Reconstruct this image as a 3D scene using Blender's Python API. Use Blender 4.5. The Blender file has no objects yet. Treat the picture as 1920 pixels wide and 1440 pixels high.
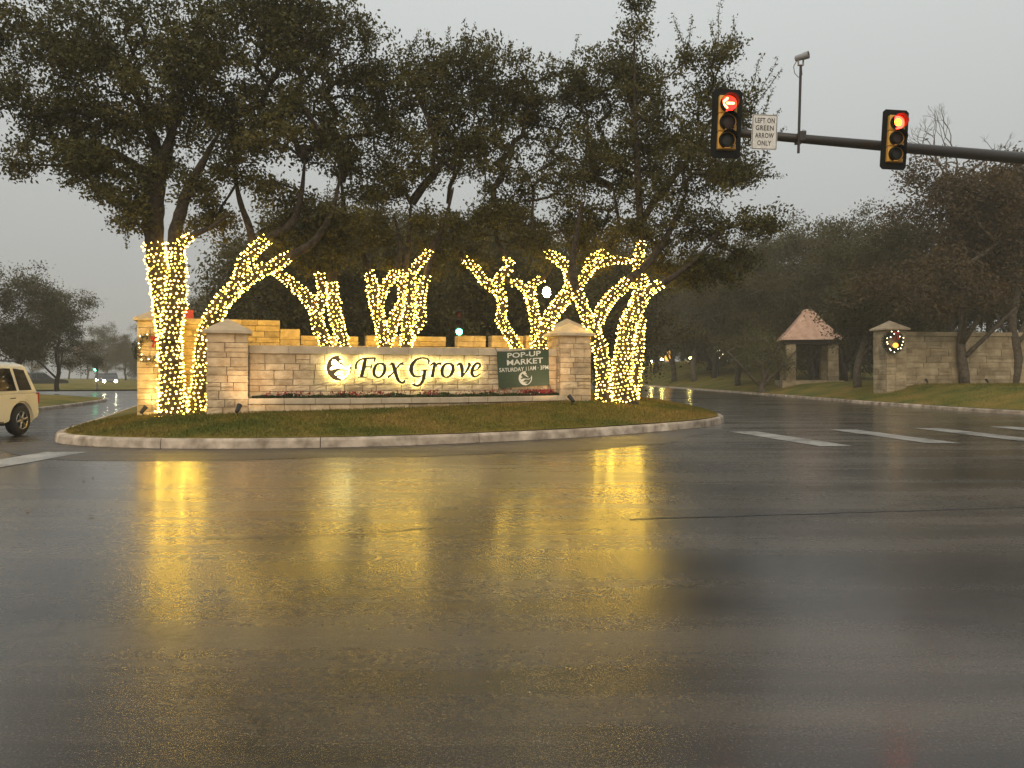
import bpy, bmesh, math, random
import numpy as np
from mathutils import Vector, Matrix
from mathutils.geometry import delaunay_2d_cdt
R = math.radians
scene = bpy.context.scene
col = scene.collection

# ------------------------------------------------------------------ camera
FPX, HOR, CAMH = 1440.0, 703.0, 1.5          # focal length in photo pixels, horizon row, eye height
cam_d = bpy.data.cameras.new('camera')
cam_d.sensor_width = 36.0
cam_d.lens = 36.0 * FPX / 1920.0
cam_d.shift_y = -(720.0 - HOR) / 1920.0
cam_d.clip_start = 0.1
cam_d.clip_end = 3000
cam = bpy.data.objects.new('camera', cam_d)
cam.location = (0, 0, CAMH)
cam.rotation_euler = (R(90), 0, 0)
col.objects.link(cam)
scene.camera = cam

# ------------------------------------------------------------------ sky and sun (overcast dusk)
world = bpy.data.worlds.new('World')
scene.world = world
world.use_nodes = True
wt = world.node_tree
wt.nodes.clear()
w_out = wt.nodes.new('ShaderNodeOutputWorld')
sky = wt.nodes.new('ShaderNodeTexSky')
sky.sky_type = 'NISHITA'
sky.sun_disc = False
SUN_EL, SUN_AZ = 32.0, 195.0
sky.sun_elevation = R(SUN_EL)
sky.sun_rotation = R(SUN_AZ)
hs = wt.nodes.new('ShaderNodeHueSaturation')
hs.inputs['Saturation'].default_value = 0.12
wt.links.new(sky.outputs[0], hs.inputs['Color'])
bg1 = wt.nodes.new('ShaderNodeBackground')
bg1.inputs[1].default_value = 0.010
wt.links.new(hs.outputs[0], bg1.inputs[0])
tc = wt.nodes.new('ShaderNodeTexCoord')
sp = wt.nodes.new('ShaderNodeSeparateXYZ')
wt.links.new(tc.outputs['Generated'], sp.inputs[0])
rp = wt.nodes.new('ShaderNodeValToRGB')
rp.color_ramp.elements[0].position = 0.0
rp.color_ramp.elements[0].color = (0.30, 0.305, 0.30, 1)
rp.color_ramp.elements[1].position = 1.0
rp.color_ramp.elements[1].color = (0.86, 0.89, 0.90, 1)
e = rp.color_ramp.elements.new(0.40)
e.color = (0.56, 0.585, 0.575, 1)
wt.links.new(sp.outputs['Z'], rp.inputs[0])
bg2 = wt.nodes.new('ShaderNodeBackground')
bg2.inputs[1].default_value = 1.04
wt.links.new(rp.outputs[0], bg2.inputs[0])
ad = wt.nodes.new('ShaderNodeAddShader')
wt.links.new(bg1.outputs[0], ad.inputs[0])
wt.links.new(bg2.outputs[0], ad.inputs[1])
wt.links.new(ad.outputs[0], w_out.inputs[0])

sun_d = bpy.data.lights.new('sun', 'SUN')
sun_d.energy = 1.5
sun_d.angle = R(40)
sun_d.color = (1.0, 0.80, 0.56)
sun = bpy.data.objects.new('sun', sun_d)
sun.rotation_euler = (R(90 - SUN_EL), 0, R(180 - SUN_AZ))
sun.location = (0, -20, 40)
col.objects.link(sun)

scene.view_settings.view_transform = 'Standard'
scene.view_settings.look = 'None'
scene.view_settings.exposure = 0.0
scene.view_settings.gamma = 1.0
scene.view_settings.use_curve_mapping = False
scene.render.engine = 'CYCLES'
cy = scene.cycles
cy.use_denoising = True
cy.max_bounces = 6
cy.diffuse_bounces = 3
cy.glossy_bounces = 3
cy.transmission_bounces = 4
cy.volume_bounces = 1
cy.caustics_reflective = False
cy.caustics_refractive = False
cy.sample_clamp_indirect = 6.0

# ------------------------------------------------------------------ helpers
def P(x, y, d):
    """photo pixel + depth in metres -> point"""
    return Vector(((x - 960.0) / FPX * d, d, CAMH - (y - HOR) / FPX * d))

def tag(o, label=None, cat=None, group=None, kind=None):
    if label: o['label'] = label
    if cat: o['category'] = cat
    if group: o['group'] = group
    if kind: o['kind'] = kind
    return o

def empty(name, loc=(0, 0, 0), rz=0.0):
    o = bpy.data.objects.new(name, None)
    o.location = loc
    o.rotation_euler = (0, 0, rz)
    o.empty_display_size = 0.3
    col.objects.link(o)
    return o

class MB:
    def __init__(s):
        s.v = []
        s.f = []
        s.m = []
    def add(s, vs, fs, mi=0):
        b = len(s.v)
        s.v.extend([tuple(v) for v in vs])
        s.f.extend([tuple(b + i for i in f) for f in fs])
        s.m.extend([mi] * len(fs))
        return s
    def box(s, x0, x1, y0, y1, z0, z1, mi=0):
        return s.add([(x0,y0,z0),(x1,y0,z0),(x1,y1,z0),(x0,y1,z0),(x0,y0,z1),(x1,y0,z1),(x1,y1,z1),(x0,y1,z1)],
                     [(0,3,2,1),(4,5,6,7),(0,1,5,4),(1,2,6,5),(2,3,7,6),(3,0,4,7)], mi)
    def tube(s, pts, rad, seg=8, cap=True, mi=0):
        pts = [Vector(p) for p in pts]
        n = len(pts)
        if not hasattr(rad, '__len__'): rad = [rad] * n
        vs = []
        ref = None
        for i, p in enumerate(pts):
            t = (pts[min(i + 1, n - 1)] - pts[max(i - 1, 0)])
            if t.length < 1e-9: t = Vector((0, 0, 1))
            t.normalize()
            if ref is None:
                ref = Vector((1, 0, 0)) if abs(t.x) < 0.8 else Vector((0, 1, 0))
            a = (ref - t * ref.dot(t))
            if a.length < 1e-6: a = t.orthogonal()
            a.normalize()
            b = t.cross(a)
            ref = a
            for k in range(seg):
                an = 2 * math.pi * k / seg
                vs.append(p + (a * math.cos(an) + b * math.sin(an)) * rad[i])
        fs = []
        for i in range(n - 1):
            for k in range(seg):
                k2 = (k + 1) % seg
                fs.append((i*seg+k, i*seg+k2, (i+1)*seg+k2, (i+1)*seg+k))
        if cap:
            fs.append(tuple(range(seg - 1, -1, -1)))
            fs.append(tuple((n - 1) * seg + k for k in range(seg)))
        return s.add(vs, fs, mi)
    def lathe(s, prof, seg=24, org=(0, 0, 0), axis='z', mi=0):
        vs = []
        for (r, h) in prof:
            for k in range(seg):
                a = 2 * math.pi * k / seg
                c, d = r * math.cos(a), r * math.sin(a)
                if axis == 'z': q = (c, d, h)
                elif axis == 'y': q = (c, h, d)
                else: q = (h, c, d)
                vs.append((q[0] + org[0], q[1] + org[1], q[2] + org[2]))
        fs = []
        for i in range(len(prof) - 1):
            for k in range(seg):
                k2 = (k + 1) % seg
                fs.append((i*seg+k, i*seg+k2, (i+1)*seg+k2, (i+1)*seg+k))
        return s.add(vs, fs, mi)
    def mesh(s, name, mats, smooth=False):
        me = bpy.data.meshes.new(name)
        me.from_pydata(s.v, [], s.f)
        for m in (mats if isinstance(mats, (list, tuple)) else [mats]): me.materials.append(m)
        if len(me.materials) > 1: me.polygons.foreach_set('material_index', s.m)
        if smooth: me.polygons.foreach_set('use_smooth', [True] * len(me.polygons))
        me.update()
        return me
    def build(s, name, mats, parent=None, smooth=False, world=False, fixn=False, bevel=0):
        """vertices are local to the parent; world=True means they are in world space and the parent is only translated"""
        if world and parent is not None:
            l = parent.location
            s.v = [(v[0]-l[0], v[1]-l[1], v[2]-l[2]) for v in s.v]
        me = s.mesh(name, mats, smooth)
        if fixn or bevel:
            bm = bmesh.new(); bm.from_mesh(me)
            bmesh.ops.recalc_face_normals(bm, faces=bm.faces)
            if bevel:
                bmesh.ops.bevel(bm, geom=[e for e in bm.edges if e.calc_face_angle(0) > 0.5], offset=bevel, segments=2, affect='EDGES', profile=0.5)
            bm.to_mesh(me); bm.free()
            if smooth: me.polygons.foreach_set('use_smooth', [True] * len(me.polygons))
        o = bpy.data.objects.new(name, me)
        col.objects.link(o)
        if parent is not None: o.parent = parent
        return o

def np_mesh(name, verts, nper, mat):
    """verts: (N*nper,3) array, every nper consecutive vertices are one face"""
    me = bpy.data.meshes.new(name)
    nv = len(verts); nf = nv // nper
    me.vertices.add(nv); me.vertices.foreach_set('co', np.ascontiguousarray(verts, dtype=np.float32).ravel())
    me.loops.add(nv); me.loops.foreach_set('vertex_index', np.arange(nv, dtype=np.int32))
    me.polygons.add(nf); me.polygons.foreach_set('loop_start', np.arange(0, nv, nper, dtype=np.int32))
    me.update(calc_edges=True)
    me.materials.append(mat)
    return me

def link(name, me, parent=None, loc=(0, 0, 0)):
    o = bpy.data.objects.new(name, me)
    o.location = loc
    col.objects.link(o)
    if parent is not None: o.parent = parent
    return o

def copy_tree(o, parent=None):
    c = o.copy(); col.objects.link(c); c.parent = parent
    for ch in o.children: copy_tree(ch, c)
    return c

# ------------------------------------------------------------------ materials
def nmat(name):
    m = bpy.data.materials.new(name); m.use_nodes = True
    return m, m.node_tree, m.node_tree.nodes['Principled BSDF']

def noise(nt, scale, detail=4, vec=None, rough=0.55):
    n = nt.nodes.new('ShaderNodeTexNoise'); n.inputs['Scale'].default_value = scale
    n.inputs['Detail'].default_value = detail; n.inputs['Roughness'].default_value = rough
    if vec is not None: nt.links.new(vec, n.inputs['Vector'])
    return n

def ramp(nt, src, stops):
    r = nt.nodes.new('ShaderNodeValToRGB')
    els = r.color_ramp.elements
    while len(els) < len(stops): els.new(0.5)
    for e, (p, c) in zip(els, stops):
        e.position = p; e.color = (*c, 1) if len(c) == 3 else c
    nt.links.new(src, r.inputs[0])
    return r

def mixc(nt, a, b, fac, mode='MIX'):
    m = nt.nodes.new('ShaderNodeMix'); m.data_type = 'RGBA'; m.blend_type = mode
    for sock, v in ((m.inputs['Factor'], fac), (m.inputs['A'], a), (m.inputs['B'], b)):
        if hasattr(v, 'links'): nt.links.new(v, sock)
        else: sock.default_value = v if not isinstance(v, tuple) else (*v, 1)[:4]
    return m.outputs['Result']

def bump(nt, bs, h, strength, dist=0.02):
    b = nt.nodes.new('ShaderNodeBump'); b.inputs['Strength'].default_value = strength; b.inputs['Distance'].default_value = dist
    nt.links.new(h, b.inputs['Height']); nt.links.new(b.outputs[0], bs.inputs['Normal'])

def geo_pos(nt, scale=(1, 1, 1), rz=0.0):
    g = nt.nodes.new('ShaderNodeNewGeometry')
    mp = nt.nodes.new('ShaderNodeMapping'); mp.inputs['Scale'].default_value = scale; mp.inputs['Rotation'].default_value = (0, 0, rz)
    nt.links.new(g.outputs['Position'], mp.inputs[0])
    return mp.outputs[0]

def speckled(name, c1, c2, scale=8, rough=0.8, bstr=0.0, bscale=40, obj_rand=0.0, spec=0.3, lo=0.35, hi=0.68):
    m, nt, bs = nmat(name)
    pos = geo_pos(nt)
    n = noise(nt, scale, 6, pos)
    c = ramp(nt, n.outputs[0], [(lo, c1), (hi, c2)]).outputs[0]
    if obj_rand:
        oi = nt.nodes.new('ShaderNodeObjectInfo')
        rr = ramp(nt, oi.outputs['Random'], [(0, (1 - obj_rand,) * 3), (0.5, (1.0, 1.0 - obj_rand * 0.15, 1.0 - obj_rand * 0.3)), (1, (1 + obj_rand * 0.5,) * 3)])
        c = mixc(nt, c, rr.outputs[0], 1.0, 'MULTIPLY')
    nt.links.new(c, bs.inputs['Base Color'])
    bs.inputs['Roughness'].default_value = rough
    bs.inputs['Specular IOR Level'].default_value = spec
    if bstr:
        n2 = noise(nt, bscale, 5, pos)
        bump(nt, bs, n2.outputs[0], bstr)
    return m

def plain(name, c, rough=0.5, metal=0.0, spec=0.5, var=1.0):
    m, nt, bs = nmat(name)
    n = noise(nt, 14, 4, geo_pos(nt))
    r = ramp(nt, n.outputs[0], [(0.3, tuple(x * (1 - 0.15 * var) for x in c)), (0.7, tuple(min(1, x * (1 + 0.12 * var)) for x in c))])
    nt.links.new(r.outputs[0], bs.inputs['Base Color'])
    bs.inputs['Roughness'].default_value = rough; bs.inputs['Metallic'].default_value = metal
    bs.inputs['Specular IOR Level'].default_value = spec
    return m

def glow(name, c, s):
    m = bpy.data.materials.new(name); m.use_nodes = True
    nt = m.node_tree; nt.nodes.clear()
    o = nt.nodes.new('ShaderNodeOutputMaterial'); e = nt.nodes.new('ShaderNodeEmission')
    e.inputs[0].default_value = (*c, 1); e.inputs[1].default_value = s
    nt.links.new(e.outputs[0], o.inputs[0])
    return m

M = {}
# wet asphalt
def asphalt(name, r0, r1, dark=1.0, coat=0.0):
    m, nt, bs = nmat(name)
    pos = geo_pos(nt)
    streak = geo_pos(nt, (0.13, 1.3, 1), R(-9))
    fine = noise(nt, 75, 4, pos, 0.65)
    mid = noise(nt, 16, 5, pos, 0.65)
    big = noise(nt, 0.30, 4, pos)
    st = noise(nt, 1.0, 7, streak, 0.62)
    c = ramp(nt, fine.outputs[0], [(0.30, (0.026*dark, 0.022*dark, 0.017*dark)), (0.55, (0.062*dark, 0.053*dark, 0.041*dark)), (0.78, (0.17*dark, 0.15*dark, 0.12*dark))])
    c2 = ramp(nt, big.outputs[0], [(0.36, (0.50, 0.49, 0.48)), (0.50, (1.0, 0.98, 0.95)), (0.66, (1.45, 1.40, 1.34))])
    c3 = ramp(nt, st.outputs[0], [(0.38, (0.55, 0.54, 0.53)), (0.60, (1.35, 1.32, 1.28))])
    cc = mixc(nt, c.outputs[0], c2.outputs[0], 1.0, 'MULTIPLY')
    cc = mixc(nt, cc, c3.outputs[0], 1.0, 'MULTIPLY')
    # hairline cracks
    wob = noise(nt, 1.6, 4, pos)
    vm = nt.nodes.new('ShaderNodeVectorMath'); vm.operation = 'MULTIPLY_ADD'; vm.inputs[1].default_value = (1.4, 1.4, 0)
    nt.links.new(wob.outputs['Color'], vm.inputs[0]); nt.links.new(pos, vm.inputs[2])
    vo = nt.nodes.new('ShaderNodeTexVoronoi'); vo.feature = 'DISTANCE_TO_EDGE'; vo.inputs['Scale'].default_value = 0.28
    nt.links.new(vm.outputs[0], vo.inputs['Vector'])
    ck = ramp(nt, vo.outputs['Distance'], [(0.0, (0.35, 0.35, 0.35)), (0.004, (0.6, 0.6, 0.6)), (0.009, (1, 1, 1))])
    cc = mixc(nt, cc, ck.outputs[0], 0.8, 'MULTIPLY')
    nt.links.new(cc, bs.inputs['Base Color'])
    mx = nt.nodes.new('ShaderNodeMath'); mx.operation = 'MULTIPLY_ADD'; mx.inputs[1].default_value = 0.45
    nt.links.new(mid.outputs[0], mx.inputs[0]); nt.links.new(st.outputs[0], mx.inputs[2])
    rr = ramp(nt, mx.outputs[0], [(0.55, (r0,) * 3), (0.90, (r1,) * 3)])
    nt.links.new(rr.outputs[0], bs.inputs['Roughness'])
    bs.inputs['IOR'].default_value = 1.42
    bs.inputs['Coat Weight'].default_value = coat
    bs.inputs['Coat Roughness'].default_value = 0.16
    bs.inputs['Coat IOR'].default_value = 1.33
    ripple = noise(nt, 5.0, 5, geo_pos(nt, (0.40, 1.7, 1), R(-9)), 0.62)
    a = nt.nodes.new('ShaderNodeMath'); a.operation = 'MULTIPLY_ADD'
    a.inputs[1].default_value = 0.9
    nt.links.new(ripple.outputs[0], a.inputs[0]); nt.links.new(fine.outputs[0], a.inputs[2])
    a2 = nt.nodes.new('ShaderNodeMath'); a2.operation = 'MULTIPLY_ADD'; a2.inputs[1].default_value = 0.8
    nt.links.new(mid.outputs[0], a2.inputs[0]); nt.links.new(a.outputs[0], a2.inputs[2])
    bump(nt, bs, a2.outputs[0], 0.17, 0.02)
    return m
M['road'] = asphalt('wet_asphalt', 0.16, 0.36, coat=0.45)
M['strip'] = asphalt('damp_asphalt', 0.36, 0.6, 1.15)
def paint_mat(name, c, wear):
    m, nt, bs = nmat(name)
    pos = geo_pos(nt)
    n = noise(nt, 22, 6, pos, 0.7)
    big = noise(nt, 1.4, 3, pos)
    add = nt.nodes.new('ShaderNodeMath'); add.operation = 'MULTIPLY_ADD'; add.inputs[1].default_value = 0.6
    nt.links.new(big.outputs[0], add.inputs[0]); nt.links.new(n.outputs[0], add.inputs[2])
    r = ramp(nt, add.outputs[0], [(wear, (0.07, 0.068, 0.064)), (wear + 0.16, c)])
    nt.links.new(r.outputs[0], bs.inputs['Base Color']); bs.inputs['Roughness'].default_value = 0.32
    bump(nt, bs, n.outputs[0], 0.15, 0.01)
    return m
M['paint'] = paint_mat('worn_white_road_paint', (0.42, 0.41, 0.38), 0.68)
M['tar'] = plain('tar_seam', (0.012, 0.012, 0.012), 0.4)
M['kerb'] = speckled('kerb_concrete', (0.22, 0.175, 0.13), (0.64, 0.54, 0.43), 2.6, 0.75, 0.35, 24, 0.22)
M['ground'] = speckled('ground_soil', (0.03, 0.028, 0.016), (0.07, 0.065, 0.03), 0.6, 0.95, 0.3, 6)
def turf_mat():
    m, nt, bs = nmat('winter_turf')
    pos = geo_pos(nt)
    b = noise(nt, 0.55, 5, pos, 0.6)
    f = noise(nt, 38, 3, pos)
    c = ramp(nt, b.outputs[0], [(0.36, (0.085, 0.100, 0.014)), (0.50, (0.165, 0.138, 0.024)), (0.66, (0.25, 0.165, 0.040))])
    f2 = ramp(nt, f.outputs[0], [(0.3, (0.55, 0.55, 0.55)), (0.7, (1.3, 1.3, 1.3))])
    nt.links.new(mixc(nt, c.outputs[0], f2.outputs[0], 1.0, 'MULTIPLY'), bs.inputs['Base Color'])
    bs.inputs['Roughness'].default_value = 0.9; bs.inputs['Specular IOR Level'].default_value = 0.15
    bump(nt, bs, f.outputs[0], 0.7, 0.04)
    return m
M['turf'] = turf_mat()
M['blade'] = M['turf']
M['stone'] = speckled('cream_limestone', (0.46, 0.335, 0.205), (0.66, 0.525, 0.345), 5.0, 0.8, 0.55, 22, 0.26, 0.2)
M['stone2'] = speckled('golden_limestone', (0.48, 0.35, 0.17), (0.74, 0.58, 0.33), 4.0, 0.8, 0.6, 18, 0.26, 0.2)
M['stone3'] = speckled('grey_buff_limestone', (0.27, 0.215, 0.135), (0.46, 0.385, 0.26), 2.2, 0.85, 0.6, 10, 0.22, 0.2)
M['mortar'] = speckled('mortar', (0.20, 0.15, 0.10), (0.32, 0.25, 0.17), 12, 0.95, 0.3, 60)
M['cap'] = speckled('cast_stone', (0.42, 0.34, 0.24), (0.57, 0.47, 0.34), 3.5, 0.7, 0.15, 30, 0.08)
M['bark'] = speckled('oak_bark', (0.020, 0.015, 0.010), (0.075, 0.058, 0.042), 9, 0.9, 0.9, 26)
M['pale_bark'] = speckled('pale_bark', (0.06, 0.05, 0.036), (0.15, 0.125, 0.095), 6, 0.9, 0.7, 20)
def leaf_mat(name, c1, c2, c3):
    m, nt, bs = nmat(name)
    pos = geo_pos(nt)
    n = noise(nt, 0.9, 3, pos); f = noise(nt, 9, 2, pos)
    a = nt.nodes.new('ShaderNodeMath'); a.operation = 'MULTIPLY_ADD'; a.inputs[1].default_value = 0.5
    nt.links.new(f.outputs[0], a.inputs[0]); nt.links.new(n.outputs[0], a.inputs[2])
    r = ramp(nt, a.outputs[0], [(0.55, c1), (0.75, c2), (0.95, c3)])
    nt.links.new(r.outputs[0], bs.inputs['Base Color'])
    bs.inputs['Roughness'].default_value = 0.5; bs.inputs['Specular IOR Level'].default_value = 0.25
    tr = nt.nodes.new('ShaderNodeBsdfTranslucent'); nt.links.new(r.outputs[0], tr.inputs[0])
    mx = nt.nodes.new('ShaderNodeMixShader'); mx.inputs[0].default_value = 0.25
    out = nt.nodes['Material Output']
    nt.links.new(bs.outputs[0], mx.inputs[1]); nt.links.new(tr.outputs[0], mx.inputs[2]); nt.links.new(mx.outputs[0], out.inputs[0])
    return m
M['leaf'] = leaf_mat('live_oak_leaf', (0.050, 0.048, 0.011), (0.076, 0.071, 0.016), (0.120, 0.102, 0.026))
M['leaf_b'] = leaf_mat('dark_evergreen_leaf', (0.044, 0.039, 0.009), (0.066, 0.058, 0.013), (0.098, 0.082, 0.020))
M['leaf_c'] = leaf_mat('russet_leaf', (0.055, 0.036, 0.013), (0.078, 0.050, 0.017), (0.11, 0.068, 0.022))
M['leaf_y'] = leaf_mat('yellow_green_leaf', (0.075, 0.080, 0.020), (0.11, 0.11, 0.03), (0.14, 0.13, 0.04))
M['bulb'] = glow('warm_bulb', (1.0, 0.63, 0.085), 32.0)
M['wire'] = plain('dark_green_wire', (0.015, 0.022, 0.012), 0.6)
M['halo'] = glow('letter_backlight', (1.0, 0.93, 0.38), 40.0)
M['letter'] = plain('bronze_letter', (0.050, 0.040, 0.024), 0.5, 0.1)
M['emblem'] = plain('bronze_emblem', (0.19, 0.125, 0.055), 0.5, 0.1)
M['banner'] = plain('green_vinyl', (0.028, 0.052, 0.023), 0.5)
M['white_print'] = plain('white_print', (0.62, 0.62, 0.56), 0.6)
M['black'] = plain('black_metal', (0.010, 0.010, 0.011), 0.5)
M['black_matte'] = plain('black_matte', (0.006, 0.006, 0.006), 0.8, 0, 0.2)
M['mast'] = plain('dark_bronze_mast', (0.028, 0.022, 0.018), 0.45)
M['signal_yellow'] = plain('signal_yellow', (0.78, 0.40, 0.06), 0.5)
M['red_dark'] = plain('unlit_red_lens', (0.18, 0.008, 0.006), 0.25)
M['amber_dark'] = plain('unlit_amber_lens', (0.022, 0.006, 0.004), 0.6)
M['green_dark'] = plain('unlit_green_lens', (0.004, 0.007, 0.006), 0.6)
M['red_on'] = glow('lit_red_lens', (1.0, 0.010, 0.006), 45.0)
M['red_core'] = glow('lit_red_core', (1.0, 0.10, 0.008), 22.0)
M['red_soft'] = glow('lit_red_arrow_field', (1.0, 0.008, 0.006), 12.0)
M['arrow_on'] = glow('lit_red_arrow', (1.0, 0.20, 0.07), 14.0)
M['green_on'] = glow('lit_green_lens', (0.10, 1.0, 0.42), 22.0)
M['lamp_on'] = glow('lit_lamp_globe', (1.0, 0.80, 0.22), 140.0)
M['head_on'] = glow('lit_headlight', (1.0, 1.0, 0.62), 160.0)
M['tail_on'] = glow('lit_tail_light', (1.0, 0.16, 0.06), 9.0)
M['orange_on'] = glow('lit_orange_ornament', (1.0, 0.45, 0.06), 2.6)
M['spark'] = glow('small_white_lamp', (1.0, 0.86, 0.5), 14.0)
M['sign_white'] = plain('sign_white', (0.70, 0.68, 0.64), 0.45)
M['sign_black'] = plain('sign_black', (0.015, 0.015, 0.015), 0.5)
M['cam_grey'] = plain('camera_grey', (0.30, 0.30, 0.31), 0.45)
M['galv'] = plain('galvanised_steel', (0.16, 0.16, 0.165), 0.45, 0.6)
M['car_white'] = plain('white_car_paint', (0.80, 0.75, 0.60), 0.2, var=0.15)
M['car_silver'] = plain('grey_car_paint', (0.05, 0.052, 0.055), 0.3)
M['glass'] = plain('dark_car_glass', (0.010, 0.011, 0.012), 0.05)
M['rubber'] = plain('tyre_rubber', (0.016, 0.016, 0.016), 0.75)
M['alloy'] = plain('alloy_rim', (0.42, 0.41, 0.37), 0.25, 0.8)
M['tail_red'] = plain('red_tail_lens', (0.40, 0.012, 0.012), 0.15)
M['chrome'] = plain('chrome', (0.6, 0.6, 0.6), 0.12, 1.0)
M['flower'] = plain('red_petal', (0.30, 0.014, 0.018), 0.6)
M['petal_w'] = plain('white_petal', (0.7, 0.66, 0.6), 0.6)
M['bed_leaf'] = leaf_mat('bedding_leaf', (0.018, 0.03, 0.010), (0.03, 0.05, 0.015), (0.05, 0.07, 0.02))
M['soil'] = plain('bed_soil', (0.022, 0.016, 0.010), 0.95)
M['wreath'] = leaf_mat('fir_needle', (0.010, 0.018, 0.009), (0.018, 0.030, 0.014), (0.03, 0.042, 0.018))
M['bow'] = plain('red_ribbon', (0.50, 0.016, 0.014), 0.5)
M['red_box'] = plain('red_paint', (0.62, 0.07, 0.05), 0.5)
M['pink_panel'] = plain('haze_toned_red_panel', (0.30, 0.13, 0.11), 0.6)  # red desaturated so the base colour carries the distance haze
M['roof_pink'] = speckled('pink_clay_roof', (0.44, 0.27, 0.19), (0.60, 0.40, 0.29), 2.5, 0.75, 0.3, 20)
M['dark_wood'] = plain('dark_wood', (0.03, 0.022, 0.015), 0.7)

# ------------------------------------------------------------------ plan of the place
ISLAND = [(-10.3,17.0),(-9.0,16.05),(-7.1,15.55),(-5.0,15.6),(-2.9,16.0),(-0.7,17.0),(1.8,18.5),(4.1,20.5),(5.8,22.3),(6.9,24.6),(7.2,28),
          (7.1,40),(6.5,70),(2,76),(-22,76),(-24,64),(-20,44),(-16.6,34),(-13.2,25),(-11.2,19.4)]
RIGHT = [(90,17),(50,19.5),(30,22.0),(23.5,24.0),(20.2,26.6),(18.7,30.5),(18.3,40),(18.6,60),(18.2,100),(12,150),(0,175),(0,215),(150,215),(150,17)]
LEFT = [(-19.2,30.2),(-20.6,36),(-22.6,43),(-24.6,46.2),(-29,47.0),(-60,45),(-120,42),(-120,26),(-60,27),(-26,27.4),(-21,28.2)]
FARLEFT = [(-22,82),(-24,76),(-60,66),(-150,60),(-150,215),(-2,215),(-2,178),(-12,120)]

def smooth_closed(poly, step=0.5, r=2):
    """resample a closed outline and round its corners"""
    pts = []
    n = len(poly)
    for i in range(n):
        a = Vector(poly[i]); b = Vector(poly[(i + 1) % n])
        k = max(1, int((b - a).length / step))
        pts += [a.lerp(b, j / k) for j in range(k)]
    arr = np.array([(p.x, p.y) for p in pts])
    for _ in range(r):
        arr = (np.roll(arr, 1, 0) + arr * 2 + np.roll(arr, -1, 0)) / 4
    return arr

def dist_to_poly(pts, poly):
    a = poly; b = np.roll(poly, -1, 0)
    out = np.full(len(pts), 1e9)
    for i in range(len(a)):
        ab = b[i] - a[i]; L = (ab ** 2).sum()
        if L < 1e-12: continue
        t = np.clip(((pts - a[i]) @ ab) / L, 0, 1)
        q = a[i] + t[:, None] * ab
        out = np.minimum(out, np.hypot(*(pts - q).T))
    return out

def inside(pts, poly):
    x, y = pts[:, 0], pts[:, 1]
    r = np.zeros(len(pts), bool)
    j = len(poly) - 1
    for i in range(len(poly)):
        xi, yi = poly[i]; xj, yj = poly[j]
        c = ((yi > y) != (yj > y)) & (x < (xj - xi) * (y - yi) / ((yj - yi) + 1e-12) + xi)
        r ^= c; j = i
    return r

ISL = smooth_closed(ISLAND, 0.5, 5)
KH = 0.20
def island_z(pts):
    pts = np.atleast_2d(np.asarray(pts, float))
    d = dist_to_poly(pts, ISL)
    t = np.clip(d / 4.2, 0, 1); t = 1 - (1 - t) ** 2
    A = np.clip(0.33 + 0.027 * (pts[:, 0] + 7.4), 0.27, 0.60)
    return KH - 0.02 + A * t
def zi(x, y): return float(island_z([(x, y)])[0])
RGT = smooth_closed(RIGHT, 1.0, 3)
def right_z(pts):
    pts = np.atleast_2d(np.asarray(pts, float))
    d = dist_to_poly(pts, RGT)
    return 0.15 + 0.85 * np.clip(d / 4.0, 0, 1) ** 1.2 + 2.6 * np.clip((d - 1) / 8, 0, 1) * np.clip((pts[:, 1] - 78) / 40, 0, 1)
def zr(x, y): return float(right_z([(x, y)])[0])

def land(name, poly, zfun, res, mat, inset=0.16):
    d_all = poly
    x0, y0 = d_all.min(0); x1, y1 = d_all.max(0)
    gx, gy = np.meshgrid(np.arange(x0, x1, res), np.arange(y0, y1, res))
    g = np.stack([gx.ravel(), gy.ravel()], 1)
    rs = np.random.RandomState(3); g = g + (rs.rand(*g.shape) - 0.5) * res * 0.4
    g = g[inside(g, poly)]
    g = g[dist_to_poly(g, poly) > max(inset + 0.1, res * 0.4)]
    # inset outline
    t = np.roll(poly, -1, 0) - np.roll(poly, 1, 0); t /= np.linalg.norm(t, axis=1)[:, None]
    nrm = np.stack([-t[:, 1], t[:, 0]], 1)
    area = 0.5 * np.sum(poly[:, 0] * np.roll(poly[:, 1], -1) - np.roll(poly[:, 0], -1) * poly[:, 1])
    if area < 0: nrm = -nrm
    b = poly + nrm * inset
    allp = np.concatenate([b, g])
    edges = [(i, (i + 1) % len(b)) for i in range(len(b))]
    v, e, f, *_ = delaunay_2d_cdt([Vector(p) for p in allp], edges, [], 1, 1e-5)
    vv = np.array([(p.x, p.y) for p in v])
    z = zfun(vv)
    mb = MB(); mb.add([(p[0], p[1], q) for p, q in zip(vv, z)], [tuple(x) for x in f])
    o = mb.build(name, mat, None, smooth=True, fixn=True)
    # all faces up
    bm = bmesh.new(); bm.from_mesh(o.data)
    for fc in bm.faces:
        if fc.normal.z < 0: fc.normal_flip()
    bm.to_mesh(o.data); bm.free()
    return o, nrm

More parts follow.
